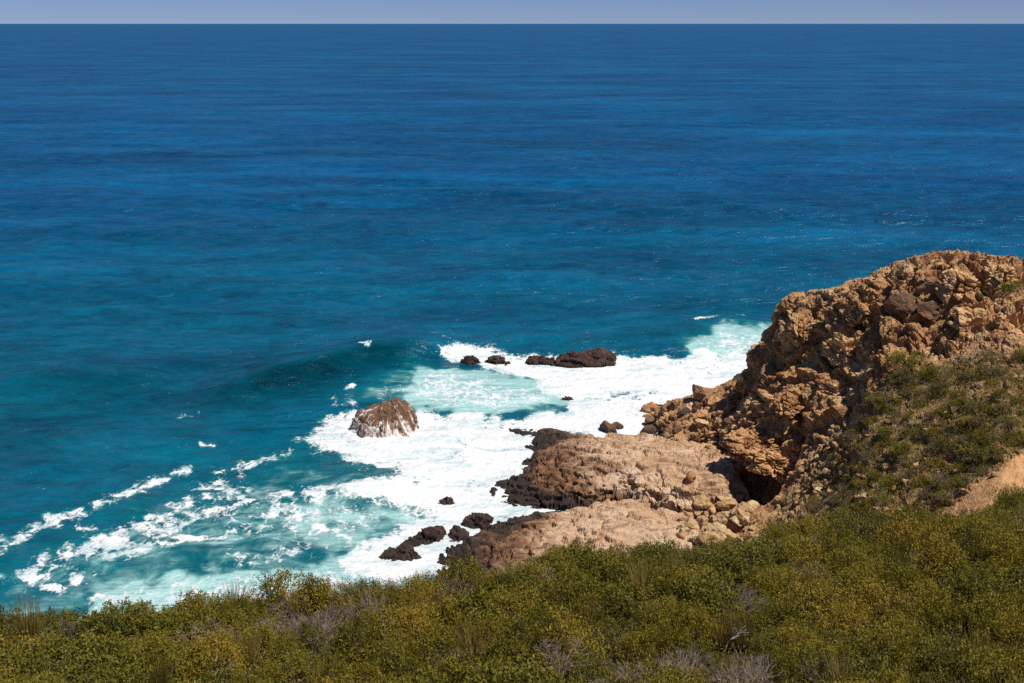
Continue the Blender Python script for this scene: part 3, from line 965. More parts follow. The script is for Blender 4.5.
FOAM_LINES = [  # polyline, half width at start and end, density
    ([(-40, 556), (0, 546), (35, 528), (70, 515), (105, 497), (132, 488), (160, 478), (188, 470)], 8, 4, 0.65),
    ([(30, 580), (60, 560), (95, 548), (130, 536), (160, 520), (180, 508), (215, 490), (240, 484)], 12, 8, 0.68),
    ([(40, 572), (62, 582), (85, 578)], 12, 9, 0.78),
    ([(150, 545), (175, 541), (205, 537), (240, 533), (262, 528), (268, 515), (292, 505)], 5, 6, 0.74),
    ([(160, 530), (205, 505), (240, 488)], 10, 12, 0.52),
    ([(205, 512), (235, 505), (262, 500), (300, 494)], 4, 5, 0.74),
    ([(108, 560), (140, 552), (155, 550)], 6, 5, 0.66),
    ([(-30, 578), (0, 575), (28, 573)], 5, 3, 0.78),
    ([(80, 531), (100, 529)], 4, 3, 0.6),
    ([(130, 602), (105, 606), (92, 600)], 8, 5, 0.66),
    ([(210, 470), (245, 466), (290, 452)], 3, 4, 0.5),
    ([(361, 356), (372, 355)], 1.5, 1.5, 0.46),

    ([(330, 402), (345, 398), (356, 403)], 4, 3, 0.55),
    ([(180, 417), (196, 415)], 2.5, 2, 0.52),
    ([(203, 443), (215, 445)], 2, 2, 0.62),
    ([(383, 395), (425, 390)], 4, 4, 0.5),
    ([(345, 388), (352, 388)], 2, 2, 0.7),
    ([(230, 560), (280, 552), (330, 540)], 7, 8, 0.46),
    ([(280, 515), (310, 522), (345, 540)], 5, 7, 0.60),
    ([(330, 580), (365, 566), (400, 568)], 7, 9, 0.8),
    ([(700, 322), (720, 320)], 2, 2, 0.55), ([(735, 318), (742, 317)], 1.5, 1.5, 0.6),
]
near = (Y < 240) & (Y > 60) & (np.abs(tt[None, :]) < 0.6)
foam = np.zeros_like(X)
fx, fy = PX[near], PY[near]
wob = 6.5 * fbm(fx / 26, fy / 13, 0 * fx, 601, 4)
lnz = fbm(fx / 11, fy / 6, 0 * fx, 604, 3)
wob2 = 3.5 * fbm(fx / 20, fy / 12, 0 * fx + 3, 602, 3)
fv = np.zeros_like(fx)
for poly, soft, dens in FOAM_POLYS:
    sdv = poly_sdf(fx, fy, poly) + 0.8 * wob
    val = dens * sstep(-soft * 1.3, soft * 2.2, sdv)
    if dens == 0.12:
        fv = fv * (1 - 0.62 * sstep(-soft, soft, sdv))
    else:
        fv = np.maximum(fv, val)
for pl, r0, r1, dens in FOAM_LINES:
    dd, t = line_dist(fx + wob2, fy + 0.6 * wob, pl)
    r = r0 + (r1 - r0) * t
    fv = np.maximum(fv, dens * 0.84 * (1 - sstep(0.0, 2.3, dd / r)) * (1.0 + 0.6 * lnz))
# thinner, greyer strips inside the big foam field
for poly, k in (([(365, 462), (440, 450), (500, 452), (470, 462), (400, 475)], 0.20), ([(560, 398), (640, 392), (640, 402), (560, 408)], 0.35), ([(640, 372), (720, 366), (730, 376), (650, 382)], 0.18),
                ([(395, 500), (440, 505), (440, 518), (390, 520)], 0.42), ([(350, 535), (390, 528), (410, 540), (370, 552)], 0.25), ([(480, 378), (560, 376), (560, 390), (500, 390)], 0.15)):
    fv = fv * (1 - k * sstep(-3, 6, poly_sdf(fx, fy, poly) + wob))
fv = fv * (1 - 0.26 * sstep(0.15, 0.9, fbm(fx / 42, fy / 7, 0 * fx, 607, 4, 0.6)))
foam[near] = fv
aer = np.zeros_like(X)
av = 0.45 * sstep(0.0, 0.5, fv)
for poly, soft, dens in [
    ([(-60, 640), (0, 560), (140, 500), (300, 450), (430, 470), (420, 560), (330, 620), (100, 680)], 45, 0.46),
    ([(80, 612), (110, 590), (170, 575), (260, 566), (330, 560), (370, 545), (420, 520), (450, 520), (440, 600), (80, 640)], 12, 0.95),
    ([(405, 400), (415, 374), (442, 362), (520, 368), (600, 390), (620, 410), (440, 414)], 10, 1.0),
    ([(680, 345), (720, 330), (780, 325), (780, 365), (690, 362)], 12, 0.75),
    ([(280, 520), (300, 500), (400, 500), (420, 520), (330, 560)], 12, 0.62),
    ([(190, 520), (215, 495), (290, 480), (320, 500), (300, 560), (200, 560)], 14, 0.50),
    ([(350, 400), (380, 375), (420, 366), (440, 410)], 16, 0.48),
    ([(280, 470), (340, 460), (400, 480), (300, 495)], 8, 0.25),
]:
    av = np.maximum(av, dens * sstep(-soft, soft, poly_sdf(fx, fy, poly) + wob))
aer[near] = av
teal = 1 - sstep(80, 330, Y + 12 * fbm(X * 0.02, Y * 0.02, 0 * X, 610, 3))
# shape of the water: long swell, chop, the breaking wave and heaped white water
ang = math.radians(5)
wv = Y * math.cos(ang) + X * math.sin(ang)
warp = 16 * fbm(X * 0.010, Y * 0.014, 0 * X, 620, 4)
swell_a = (0.35 + 0.65 * sstep(130, 190, Y)) * sstep(85, 120, Y) * (1 - sstep(350, 1100, Y))
swell_a = swell_a * (0.6 + 0.7 * fbm(X * 0.006, Y * 0.010, 0 * X, 621, 3))
ZS = swell_a * (0.40 * np.sin((wv + warp) * 2 * math.pi / 46) + 0.18 * np.sin((wv * 1.03 + 0.25 * X + 1.6 * warp) * 2 * math.pi / 19.0))
nr = (1 - sstep(300, 800, Y)) * (0.5 + 0.5 * sstep(130, 190, Y))
ZS += nr * (0.30 * fbm(X * 0.07, Y * 0.16, 0 * X, 630, 4) + 0.10 * fbm(X * 0.35, Y * 0.6, 0 * X, 631, 3))


def crest(pts_px, hgt, back, front):
    """a wave along a line on the sea: steep on the shore side, long on the sea side"""
    pl = [tuple(float(v) for v in at_z(a_, b_, 0))[:2] for a_, b_ in pts_px]
    xs_ = np.array([q_[0] for q_ in pl]); ys_ = np.array([q_[1] for q_ in pl])
    yc = np.interp(X, xs_, ys_)
    fade = sstep(xs_[0], xs_[0] + 14, X) * (1 - sstep(xs_[-1] - 8, xs_[-1], X))
    u = Y - yc + 1.2 * fbm(X * 0.08, 0 * X, 0 * X, 640, 2)
    prof = np.where(u > 0, np.exp(-(u / back) ** 2), np.exp(-(u / front) ** 2))
    return hgt * fade * prof


ZS += crest([(150, 400), (230, 388), (300, 371), (370, 356), (420, 353), (440, 353), (470, 355)], 1.45, 8.0, 4.0)
ZS += crest([(-60, 386), (0, 380), (60, 378), (140, 380), (200, 384)], 1.1, 8.0, 5.0)
ZS += crest([(560, 338), (640, 334), (760, 328), (800, 328)], 0.8, 7.0, 4.0)
ZS += crest([(200, 512), (260, 503), (330, 497), (420, 492), (470, 490)], 0.9, 4.0, 2.4)
ZS += crest([(250, 545), (290, 532), (340, 522), (380, 520)], 0.7, 3.0, 2.0)
clear = np.zeros_like(X)  # mask of the wave fronts that get shade painted into their colour
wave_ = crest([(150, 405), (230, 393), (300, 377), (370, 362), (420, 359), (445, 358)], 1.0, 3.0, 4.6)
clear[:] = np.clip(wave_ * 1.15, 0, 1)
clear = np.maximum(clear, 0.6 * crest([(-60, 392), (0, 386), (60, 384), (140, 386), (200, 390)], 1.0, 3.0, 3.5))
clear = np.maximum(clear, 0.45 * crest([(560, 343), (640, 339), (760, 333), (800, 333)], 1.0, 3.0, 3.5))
heap = np.zeros_like(X)
heap[near] = sstep(0.55, 1.0, fv)
ZS += heap * (0.10 + 0.13 * fbm(X * 0.5, Y * 0.5, 0 * X, 650, 4) + 0.05 * fbm(X * 2.0, Y * 2.0, 0 * X, 651, 2))
brk = np.zeros_like(X)
brk[near] = sstep(-6, 5, poly_sdf(fx, fy, [(432, 352), (450, 346), (475, 345), (510, 353), (560, 354), (540, 359), (470, 360), (438, 358)]))
ZS += brk * (0.25 + 0.55 * np.abs(fbm(X * 0.7, Y * 0.7, 0 * X, 652, 4)))
ZS[Y < 84] *= 0.2
for pl in REEF_OUT:      # water lies low round the rocks awash, so that they show
    bx = (X > min(q_[0] for q_ in pl) - 9) & (X < max(q_[0] for q_ in pl) + 9) & (Y > min(q_[1] for q_ in pl) - 9) & (Y < max(q_[1] for q_ in pl) + 9)
    k_ = sstep(-8.0, -1.0, poly_sdf(X[bx], Y[bx], pl))
    ZS[bx] = ZS[bx] * (1 - k_) + np.minimum(ZS[bx], -0.15) * k_
SEA_V = np.stack([X, Y, ZS], -1).reshape(-1, 3)
me = mesh_from('sea', SEA_V, grid_faces(*X.shape), attrs={'foam': foam, 'aeration': aer, 'teal': teal, 'clear': clear}, smooth=True, mats=[M_SEA])  # 'clear' is the mask of the painted wave-front shade
sea = link('sea', me)
tag(sea, 'deep blue ocean turning turquoise with white surf against the rocks', 'sea', kind='structure')

# ------------------------------------------------------------------ loose boulders
def boulder_mesh(name, seed, mat, planes=11, asp=(1, 0.8, 0.65), ico=ICO3, rough=0.09):
    r = np.random.default_rng(seed)
    p = ico[0].copy()
    for _ in range(planes):
        n = r.normal(size=3); n /= np.linalg.norm(n)
        o = r.uniform(0.52, 0.88)
        dd = np.maximum(0, p @ n - o)
        p -= dd[:, None] * n
    p *= np.array(asp)
    p += (ico[0] * (rough * fbm(p[:, 0] * 2.2, p[:, 1] * 2.2, p[:, 2] * 2.2, seed, 4))[:, None])
    me = mesh_from(name, p, ico[1], attrs={'cell': np.full(len(p), r.random())}, mats=[mat])
    return me


bpy.context.view_layer.update()
DG = bpy.context.evaluated_depsgraph_get()


def cast(px, py):
    x, y, k = ray(px, py)
    ok, loc, nrm, idx, ob, _ = scene.ray_cast(DG, Vector((0, 0, H)), Vector((float(x), float(y), float(k))).normalized())
    return (loc, nrm, ob.name) if ok else (None, None, '')


def drop(x, y):
    ok, loc, nrm, idx, ob, _ = scene.ray_cast(DG, Vector((x, y, 60)), Vector((0, 0, -1)))
    return loc if ok else Vector((x, y, 0))


def crag_block(seed):
    r_ = np.random.default_rng(seed)
    p = ICO5[0].copy()
    for _ in range(9):
        n = r_.normal(size=3); n /= np.linalg.norm(n)
        p -= np.maximum(0, p @ n - r_.uniform(0.5, 0.85))[:, None] * n
    p *= np.array((1.05, 0.85, 0.7))
    f1, f2, oo, a1, a2, a3 = worley(p[:, 0] * 1.3 + seed, p[:, 1] * 1.6, p[:, 2] * 2.6, seed)
    g1, g2, oo, b1, b2, b3 = worley(p[:, 0] * 3.2 + seed, p[:, 1] * 3.6, p[:, 2] * 6.0, seed + 7)
    k = 0.26 * sstep(0, 0.16, f2 - f1) * (0.3 + a1) + 0.10 * sstep(0, 0.2, g2 - g1) * (0.3 + b1) - 0.24
    k += 0.05 * ridged(p[:, 0] * 4, p[:, 1] * 4, p[:, 2] * 7, seed, 3)
    p += ICO5[0] * k[:, None]
    return mesh_from('crag_block', p, ICO5[1], attrs={'cell': 0.35 * a2 + 0.35 * b2 + 0.3 * r_.random()}, mats=[M_CRAG])


BM = {}
for key, mat in (('tan', M_BOULDER), ('yellow', M_YELLOW), ('brown', M_BROWN)):
    BM[key] = [boulder_mesh('boulder', 700 + i + 40 * len(BM), mat, planes=9 + i, asp=(1, random.uniform(.7, .95), random.uniform(.5, .8)), ico=ICO4 if i < 3 else ICO3) for i in range(7)]

BM['crag'] = [crag_block(760 + i) for i in range(5)]


def boulder(name, px, py, wpx, key, label, cat='boulder', group=None, sink=0.25, flat=1.0):
    loc, nrm, on = cast(px, py)
    if loc is None:
        return None
    dist = (loc - Vector((0, 0, H))).length
    r = 0.5 * wpx * dist / FPX * 1.08
    o = link(name, random.choice(BM[key]))
    o.scale = (r, r * random.uniform(0.8, 1.05), r * flat * random.uniform(0.9, 1.1))
    o.rotation_euler = (random.uniform(-.35, .35), random.uniform(-.35, .35), random.uniform(0, 6.28))
    g = drop(loc.x, loc.y)
    o.location = (g.x, g.y, g.z + r * (0.35 - sink))
    tag(o, label, cat, group)
    return o


# distinct blocks
for a in [
    ('boulder', 649, 411, 22, 'tan', 'pale rounded boulder at the seaward tip of the rubble, nearest the white foam'),
    ('boulder', 705, 396, 34, 'brown', 'dark brown rounded boulder on the skyline of the rubble spur above the foam'),
    ('boulder', 674, 405, 13, 'brown', 'small dark boulder right of the pale tip boulder'),
    ('boulder', 664, 410, 9, 'brown', 'very small dark boulder between the pale tip boulder and the dark one'),
    ('boulder', 618, 427, 13, 'brown', 'small leaning boulder standing at the back edge of the tan shelf'),
    ('boulder', 608, 432, 22, 'brown', 'low flat brown rock at the back edge of the tan shelf'),
    ('boulder', 690, 412, 24, 'tan', 'orange tinted boulder below the dark skyline boulder'),
    ('boulder', 712, 510, 16, 'tan', 'angular block with a dark face at the top of the yellow rubble pile'),
    ('boulder', 692, 478, 15, 'tan', 'rounded boulder at the right edge of the tan shelf beside the gully'),
]:
    boulder(*a)
for px, py, d, rr, fl, label in [(751, 445, 97.3, 2.3, 0.72, 'added pale flat topped block jutting over the gully to shade it'),
                                 (775, 462, 94.6, 2.1, 0.85, 'large tan block forming the right side of the dark gully'),
                                 (770, 440, 97.5, 1.9, 0.8, 'added tan block wedged above the large blocks to shade the gully')]:
    o = link('boulder', BM['crag'][int(d * 7) % 5])  # blocks added to roof the gully and cast shade into it
    o.location = tuple(float(v) for v in at_d(px, py, d))
    o.scale = (rr * 1.15, rr, rr * fl)
    o.rotation_euler = (0.12, -0.15, random.uniform(0, 6.28))
    tag(o, label, 'boulder')
BAY = 'boulders of the rubble spur by the sea'
r = np.random.default_rng(31)
for i in range(46):
    px = r.uniform(645, 770); t = (px - 645) / 125
    py = r.uniform(406 - 24 * t ** 1.5 + 6, 434 + 4 * t)
    if px > 715 and py > 425:
        continue
    boulder('boulder', px, py, r.uniform(7, 17), ('brown' if (py > 418 and px < 700 and r.random() < .7) or r.random() < .3 else 'tan'),
            'small brown boulder in the rubble spur between the foam and the dark gully', group=BAY)
PILE = 'blocks of the yellow rubble pile'
for i in range(60):
    px = r.uniform(683, 758); py = r.uniform(500, 546)
    if py < 500 + (720 - px) * 0.35:
        continue
    boulder('boulder', px, py, r.uniform(8, 21), 'yellow', 'pale yellow block in the rubble pile between the lower shelf and the scrub', group=PILE, sink=0.12)
CRAG = 'blocks standing out of the crag'
for px, py, w, key, label in [
    (985, 322, 62, 'tan', 'largest orange block near the right edge, with deep shade under it'),
    (935, 312, 40, 'brown', 'dark brown block left of the largest orange block on the crag'),
    (940, 283, 42, 'brown', 'dark slab shaped block just below the right skyline of the crag'),
    (905, 300, 34, 'brown', 'grey brown block in the middle of the upper crag'),
    (1000, 268, 36, 'tan', 'rounded tan block on the skyline by the right edge'),
    (965, 286, 44, 'tan', 'long leaning tan block below the right skyline'),
    (860, 318, 30, 'tan', 'tan block on the upper crag left of the grey brown block'),
    (800, 345, 32, 'tan', 'tan block on the left shoulder of the crag'),
    (845, 350, 40, 'tan', 'broad pale block in the middle of the crag face'),
    (790, 400, 34, 'tan', 'tan block low on the left face of the crag'),
    (800, 440, 40, 'tan', 'pale block at the foot of the crag right of the gully'),
    (775, 370, 30, 'brown', 'dark brown block on the seaward edge of the crag'),
    (830, 385, 34, 'tan', 'orange block in the lower crag face above the scrub'),
]:
    boulder('boulder', px, py, w * 1.1, 'crag' if key == 'tan' else key, label, group=CRAG, sink=0.7)
SLOPE = 'pale stones among the headland scrub'
for i in range(130):
    px = r.uniform(770, 1024) if i < 50 else r.uniform(765, 900); py = r.uniform(400, 525) if i < 50 else r.uniform(445, 535)
    boulder('boulder', px, py, r.uniform(4, 11), 'yellow' if r.random() < .4 else 'tan', 'small pale stone lying among the scrub on the headland slope', group=SLOPE)


# ------------------------------------------------------------------ plants
def tube_set(paths, radii, sides=3):
    """several tapered bent tubes -> verts, faces"""
    V, F, n0 = [], [], 0
    for P, R in zip(paths, radii):
        P = np.asarray(P, float)
        k = len(P)
        for i in range(k):
            tdir = P[min(i + 1, k - 1)] - P[max(i - 1, 0)]
            tdir /= np.linalg.norm(tdir) + 1e-9
            a = np.cross(tdir, (0.3, 0.9, 0.1)); a /= np.linalg.norm(a) + 1e-9
            b = np.cross(tdir, a)
            for s in range(sides):
                t = 2 * math.pi * s / sides
                V.append(P[i] + R[i] * (math.cos(t) * a + math.sin(t) * b))
        for i in range(k - 1):
            for s in range(sides):
                s2 = (s + 1) % sides
                F.append((n0 + i * sides + s, n0 + i * sides + s2, n0 + (i + 1) * sides + s2, n0 + (i + 1) * sides + s))
        n0 += k * sides
    return np.array(V), np.array(F)


def leaf_quads(c, dirs, L, Wd, r):
    """diamond leaves at centres c pointing along dirs"""
    n = len(c)
    side = np.cross(dirs, r.normal(size=(n, 3)))
    side /= np.linalg.norm(side, axis=1, keepdims=True) + 1e-9
    L = L[:, None]; Wd = Wd[:, None]
    base, tip = c - dirs * L * 0.5, c + dirs * L * 0.5
    V = np.stack([base, c + side * Wd * 0.5, tip, c - side * Wd * 0.5], 1).reshape(-1, 3)
    F = np.arange(4 * n).reshape(n, 4)
    return V, F


def dome_shrub(seed, rad, hgt, clumps, per, leaf, wid, spread, upright=0.6, hollow=0.55):
    """foliage mesh data and stem mesh data of one shrub, base at the origin"""
    r = np.random.default_rng(seed)
    th = r.uniform(0, 2 * math.pi, clumps)
    cz = r.uniform(0.0, 1.0, clumps)
    rr = hollow + (1 - hollow) * r.random(clumps) ** 0.6
    ph = np.arccos(np.clip(cz, 0, 1))
    lob = 1 + 0.28 * np.sin(th * 2 + r.uniform(0, 6)) + 0.20 * np.sin(th * 3 + r.uniform(0, 6)) * np.sin(ph)
    lob *= r.uniform(0.78, 1.18, clumps)
    C = np.stack([np.cos(th) * np.sin(ph) * rad * rr * lob, np.sin(th) * np.sin(ph) * rad * rr * lob,
                  hgt * (0.10 + 0.85 * np.cos(ph) * rr * (0.8 + 0.2 * lob))], 1)
    out = C.copy(); out[:, 2] += 0.25 * hgt
    out /= np.linalg.norm(out, axis=1, keepdims=True)
    n = clumps * per
    ci = np.repeat(np.arange(clumps), per)
    # leaves along a short sprig of each clump
    sp = out[ci] * (1 - upright) + np.array([0, 0, 1]) * upright + 0.55 * r.normal(size=(clumps, 3))[ci] * 0.6
    sp /= np.linalg.norm(sp, axis=1, keepdims=True)
    u = r.uniform(-0.6, 1.0, n)
    c = C[ci] + sp * (u * spread)[:, None] + r.normal(size=(n, 3)) * (spread * 0.42 * (1.15 - 0.55 * np.clip(u, 0, 1)))[:, None]
    c[:, 2] = np.maximum(c[:, 2], 0.02)
    dirs = sp + 0.75 * r.normal(size=(n, 3))
    dirs /= np.linalg.norm(dirs, axis=1, keepdims=True)
    V, F = leaf_quads(c, dirs, leaf * r.uniform(0.6, 1.35, n), wid * r.uniform(0.6, 1.35, n), r)
    rnd = np.clip(0.5 * r.random(clumps)[ci] + 0.5 * r.random(n), 0, 1)
    tip = np.clip(u, 0, 1) * r.random(clumps)[ci]
    fol = (V, F, {'rnd': np.repeat(rnd, 4), 'tip': np.repeat(tip, 4)})
    paths, radii = [], []
    for i in r.choice(clumps, min(clumps, 34), replace=False):
        e = C[i] + out[i] * spread * 0.8
        m_ = e * 0.5 + np.array([0, 0, 0.12 * hgt]) + r.normal(size=3) * 0.05 * rad
        m_[:2] *= 0.75
        b = np.array([r.normal() * 0.06 * rad, r.normal() * 0.06 * rad, -0.12])
        paths.append([b, m_, e]); radii.append([0.020, 0.012, 0.004])
    return fol, tube_set(paths, radii)


def make_shrub(name, seed, leafmat, **kw):
    (V, F, A), (SV, SF) = dome_shrub(seed, **kw)
    return (mesh_from('foliage', V, F, attrs=A, mats=[leafmat]), mesh_from('stems', SV, SF, mats=[M_STEM]))


def reed_mesh(seed, n, hgt, spread, wid, mat):
    r = np.random.default_rng(seed)
    V, F, A = [], [], []
    for i in range(n):
        a = r.uniform(0, 6.283); rad0 = spread * 0.35 * math.sqrt(r.random())
        b = np.array([math.cos(a) * rad0, math.sin(a) * rad0, -0.05])
        h = hgt * r.uniform(0.55, 1.1)
        lean = spread * r.uniform(0.1, 0.9)
        a2 = a + r.normal() * 0.7
        t = b + np.array([math.cos(a2) * lean, math.sin(a2) * lean, h])
        m_ = b * 0.5 + t * 0.5 + np.array([-math.cos(a2), -math.sin(a2), 0.6]) * 0.10 * lean
        s = np.array([-math.sin(a2 + r.normal()), math.cos(a2 + r.normal()), 0]) * wid * r.uniform(0.6, 1.3)
        k = len(V)
        V += [b - s, b + s, m_ + s * 0.8, m_ - s * 0.8, t + s * 0.25, t - s * 0.25]
        F += [(k, k + 1, k + 2, k + 3), (k + 3, k + 2, k + 4, k + 5)]
        A += [r.random()] * 6
    return mesh_from('reed_tuft', np.array(V), np.array(F), attrs={'rnd': A, 'tip': np.zeros(len(A))}, mats=[mat])


def twig_mesh(name, seed, hgt, spread, levels, mat, thick=0.016, first=7):
    """a bare, much-branched plant"""
    r = np.random.default_rng(seed)
    paths, radii = [], []

    def grow(p, dv, L, rad, lev):
        q = p + dv * L * 0.5 + r.normal(size=3) * 0.06 * L
        e = p + dv * L + r.normal(size=3) * 0.10 * L
        paths.append([p, q, e]); radii.append([rad, rad * 0.8, rad * 0.55])
        if lev <= 0:
            return
        for _ in range(r.integers(2, 5) if lev > 1 else r.integers(3, 6)):
            nd = dv + r.normal(size=3) * 0.55
            nd[2] = abs(nd[2]) * 0.8 + 0.15
            nd /= np.linalg.norm(nd)
            s = r.uniform(0.5, 1.0)
            grow(q * (1 - s) + e * s, nd, L * r.uniform(0.55, 0.8), rad * 0.55, lev - 1)
    for i in range(first):
        a = 2 * math.pi * (i + r.random()) / first
        dv = np.array([math.cos(a) * spread, math.sin(a) * spread, hgt])
        dv /= np.linalg.norm(dv)
        grow(np.array([0, 0, -0.1]), dv, hgt * 0.42, thick, levels)
    V, F = tube_set(paths, radii)
    return mesh_from(name, V, F, mats=[mat])


HEATH = [make_shrub('heath', 900 + i, M_HEATH, rad=0.95, hgt=1.15 + 0.12 * (i % 3), clumps=150, per=26, leaf=0.085, wid=0.030, spread=0.17, upright=0.55 + 0.1 * (i % 3)) for i in range(6)]
LEAFY = [make_shrub('leafy', 930 + i, M_LEAFY, rad=1.05, hgt=1.15, clumps=120, per=20, leaf=0.10, wid=0.052, spread=0.17, upright=0.3) for i in range(4)]
GREYS = [make_shrub('grey', 950 + i, M_GREY, rad=0.95, hgt=0.85, clumps=120, per=24, leaf=0.075, wid=0.026, spread=0.16, upright=0.5) for i in range(3)]
LIMES = [make_shrub('lime', 960 + i, M_LIME, rad=0.95, hgt=0.9, clumps=120, per=24, leaf=0.09, wid=0.034, spread=0.15, upright=0.4) for i in range(3)]
REEDS = [reed_mesh(970 + i, 150, 1.15 + 0.1 * i, 0.55, 0.010, M_REED) for i in range(4)]
TWIGS = [twig_mesh('dead_shrub', 980 + i, 1.0, 0.75, 3, M_DEAD, thick=0.016, first=9) for i in range(4)]
BARE = [twig_mesh('bare_branch', 990 + i, 1.5, 0.7, 2, M_BARE, thick=0.034, first=2) for i in range(3)]


def put_shrub(name, pair, x, y, z, s, label, cat, group, sz=None):
    e = bpy.data.objects.new(name, None)
    COL.objects.link(e)
    e.empty_display_size = 0.2
    e.location = (x, y, z)
    e.rotation_euler = (random.uniform(-.12, .12), random.uniform(-.12, .12), random.uniform(0, 6.28))
    e.scale = (s, s * random.uniform(.85, 1.1), (sz or s) * random.uniform(.85, 1.15))
    tag(e, label, cat, group)
    for nm, m_ in (('foliage', pair[0]), ('stems', pair[1])):
        link(nm, m_, parent=e)
    return e


def put_single(name, m_, x, y, z, s, label, cat, group=None):
    o = link(name, m_, loc=(x, y, z))
    o.rotation_euler = (random.uniform(-.15, .15), random.uniform(-.15, .15), random.uniform(0, 6.28))
    o.scale = (s, s, s * random.uniform(.85, 1.15))
    tag(o, label, cat, group)
    return o


rim_px = np.array([q[0] for q in RIM], float)
rim_d = np.array([q[1] for q in RIM], float)


def zone(px, py, d, dr):
    lr = 'left' if px < 341 else ('centre' if px < 683 else 'right')
    if d > dr - 3.5:
        return {'left': 'on the left rim against the surf', 'centre': 'on the rim below the shelves',
                'right': 'on the right rim below the headland'}[lr]
    if py > 640:
        return 'at the bottom edge, %s third' % lr
    return 'mid slope in the foreground, %s third' % lr


def hill_spots(step, seed, d0=24.5, margin=60, beyond=2.0):
    r = np.random.default_rng(seed)
    out = []
    for yy in np.arange(d0, 66, step):
        for xx in np.arange(-40, 45, step):
            x = xx + r.uniform(-.5, .5) * step; y = yy + r.uniform(-.5, .5) * step
            z = float(hill_f(np.array([x]), np.array([y]))[0])
            px, py = project(x, y, z + 0.6)
            dr = float(np.interp(px, rim_px, rim_d))
            if -margin < px < 1024 + margin and y < dr + beyond:
                out.append((x, y, px, py, y, dr))
    xy = np.array([(a[0], a[1]) for a in out])
    zz = hill_z(xy[:, 0], xy[:, 1])
    return [(a[0], a[1], float(z), *a[2:]) for a, z in zip(out, zz)]


r = np.random.default_rng(77)
counts = {'heath': 0, 'leafy': 0, 'reed': 0, 'twig': 0}
spots = hill_spots(1.32, 5)
for x, y, z, px, py, d, dr in spots:
    k = float(fbm(np.array([x * 0.16]), np.array([y * 0.16]), np.array([0.0]), 801, 3)[0]) + r.normal() * 0.25
    zn = zone(px, py, d, dr)
    rim = d > dr - 2.0
    s = r.uniform(0.55, 1.25) * (0.78 if rim else 1.0)
    if k > 0.52 and counts['leafy'] < 280:
        put_shrub('leafy_bush', LEAFY[r.integers(4)], x, y, z - 0.05, s * 0.95, 'dark green dense leafy bush ' + zn, 'bush', 'dark leafy bushes on the slope')
        counts['leafy'] += 1
    elif k < -0.50:
        put_single('dead_shrub', TWIGS[r.integers(4)], x, y, z, s * 1.05, 'grey brown leafless shrub of fine twigs ' + zn, 'dead shrub', 'dead twiggy shrubs on the slope')
    elif r.random() < 0.07:
        put_shrub('grey_shrub', GREYS[r.integers(3)], x, y, z - 0.05, s, 'grey brown fine leaved shrub ' + zn, 'shrub', 'grey brown shrubs on the slope')
    elif r.random() < (0.16 if px < 380 else 0.06):
        put_shrub('lime_shrub', LIMES[r.integers(3)], x, y, z - 0.05, s * 0.9, 'bright yellow green shrub ' + zn, 'shrub', 'bright yellow green shrubs on the slope')
    elif counts['heath'] < 295:
        put_shrub('heath_shrub', HEATH[r.integers(6)], x, y, z - 0.05, s, 'olive green fine leaved heath shrub ' + zn, 'shrub', 'olive heath shrubs on the slope')
        counts['heath'] += 1
    else:
        put_single('reed_tuft', REEDS[r.integers(4)], x, y, z, s, 'yellowish tuft of upright reeds ' + zn, 'reed tuft', 'reed tufts on the slope')
for x, y, z, px, py, d, dr in hill_spots(1.9, 6):
    if counts['reed'] < 150 and r.random() < 0.40 and d < dr - 1.5:
        counts['reed'] += 1
        put_single('reed_tuft', REEDS[r.integers(4)], x, y, z + 0.05, r.uniform(0.7, 1.1), 'yellowish tuft of upright reeds ' + zone(px, py, d, dr), 'reed tuft', 'reed tufts on the slope')

# plants that stand out by themselves
def hill_at(px, py, up=0.7):
    d = np.arange(24, 66, 0.1)
    x, y, z = at_d(px, py, d)
    b = z < hill_f(x, y) + up
    i = int(np.argmax(b)) if b.any() else 0
    return float(x[i]), float(y[i]), float(hill_z(np.array([x[i]]), np.array([y[i]]))[0])


for px, py, m_, s, nm, label, cat in [
    (455, 598, TWIGS[0], 1.35, 'dead_shrub', 'pale grey dead shrub like a fuzzy dome below the black reef rocks', 'dead shrub'),
    (868, 535, TWIGS[1], 1.25, 'dead_shrub', 'round purplish grey dead shrub under the headland, right of centre', 'dead shrub'),
    (65, 635, TWIGS[2], 0.9, 'dead_shrub', 'small pinkish grey dead shrub near the left rim', 'dead shrub'),
    (735, 605, TWIGS[3], 1.5, 'dead_shrub', 'wide grey dead shrub above the bleached forked branch', 'dead shrub'),
    (560, 668, TWIGS[2], 1.3, 'dead_shrub', 'grey dead shrub at the bottom edge, just right of the middle', 'dead shrub'),
    (725, 640, BARE[0], 0.75, 'bare_branch', 'bleached forked bare branch standing in the scrub, lower right of centre', 'bare branch'),
    (215, 668, BARE[1], 0.8, 'bare_branch', 'curved bleached branch near the bottom edge on the left', 'bare branch'),
    (385, 628, BARE[2], 0.7, 'bare_branch', 'thin dark trunked bare branch in the scrub below the black reef rocks', 'bare branch'),
    (872, 560, BARE[1], 0.6, 'bare_branch', 'short bleached stick under the round purplish dead shrub', 'bare branch'),
]:
    x, y, z = hill_at(px, py, 0.6)
    put_single(nm, m_, x, y, z + 0.25, s, label, cat)
x, y, z = hill_at(143, 612, 0.9)
put_shrub('heath_shrub', LIMES[0], x, y, z, 1.35, 'bright yellow green shrub standing tallest on the left rim against the turquoise water', 'shrub', None)
x, y, z = hill_at(90, 622, 0.8)
put_shrub('leafy_bush', LEAFY[1], x, y, z, 1.0, 'dark round bush on the left rim, left of the bright yellow green shrub', 'bush', None)

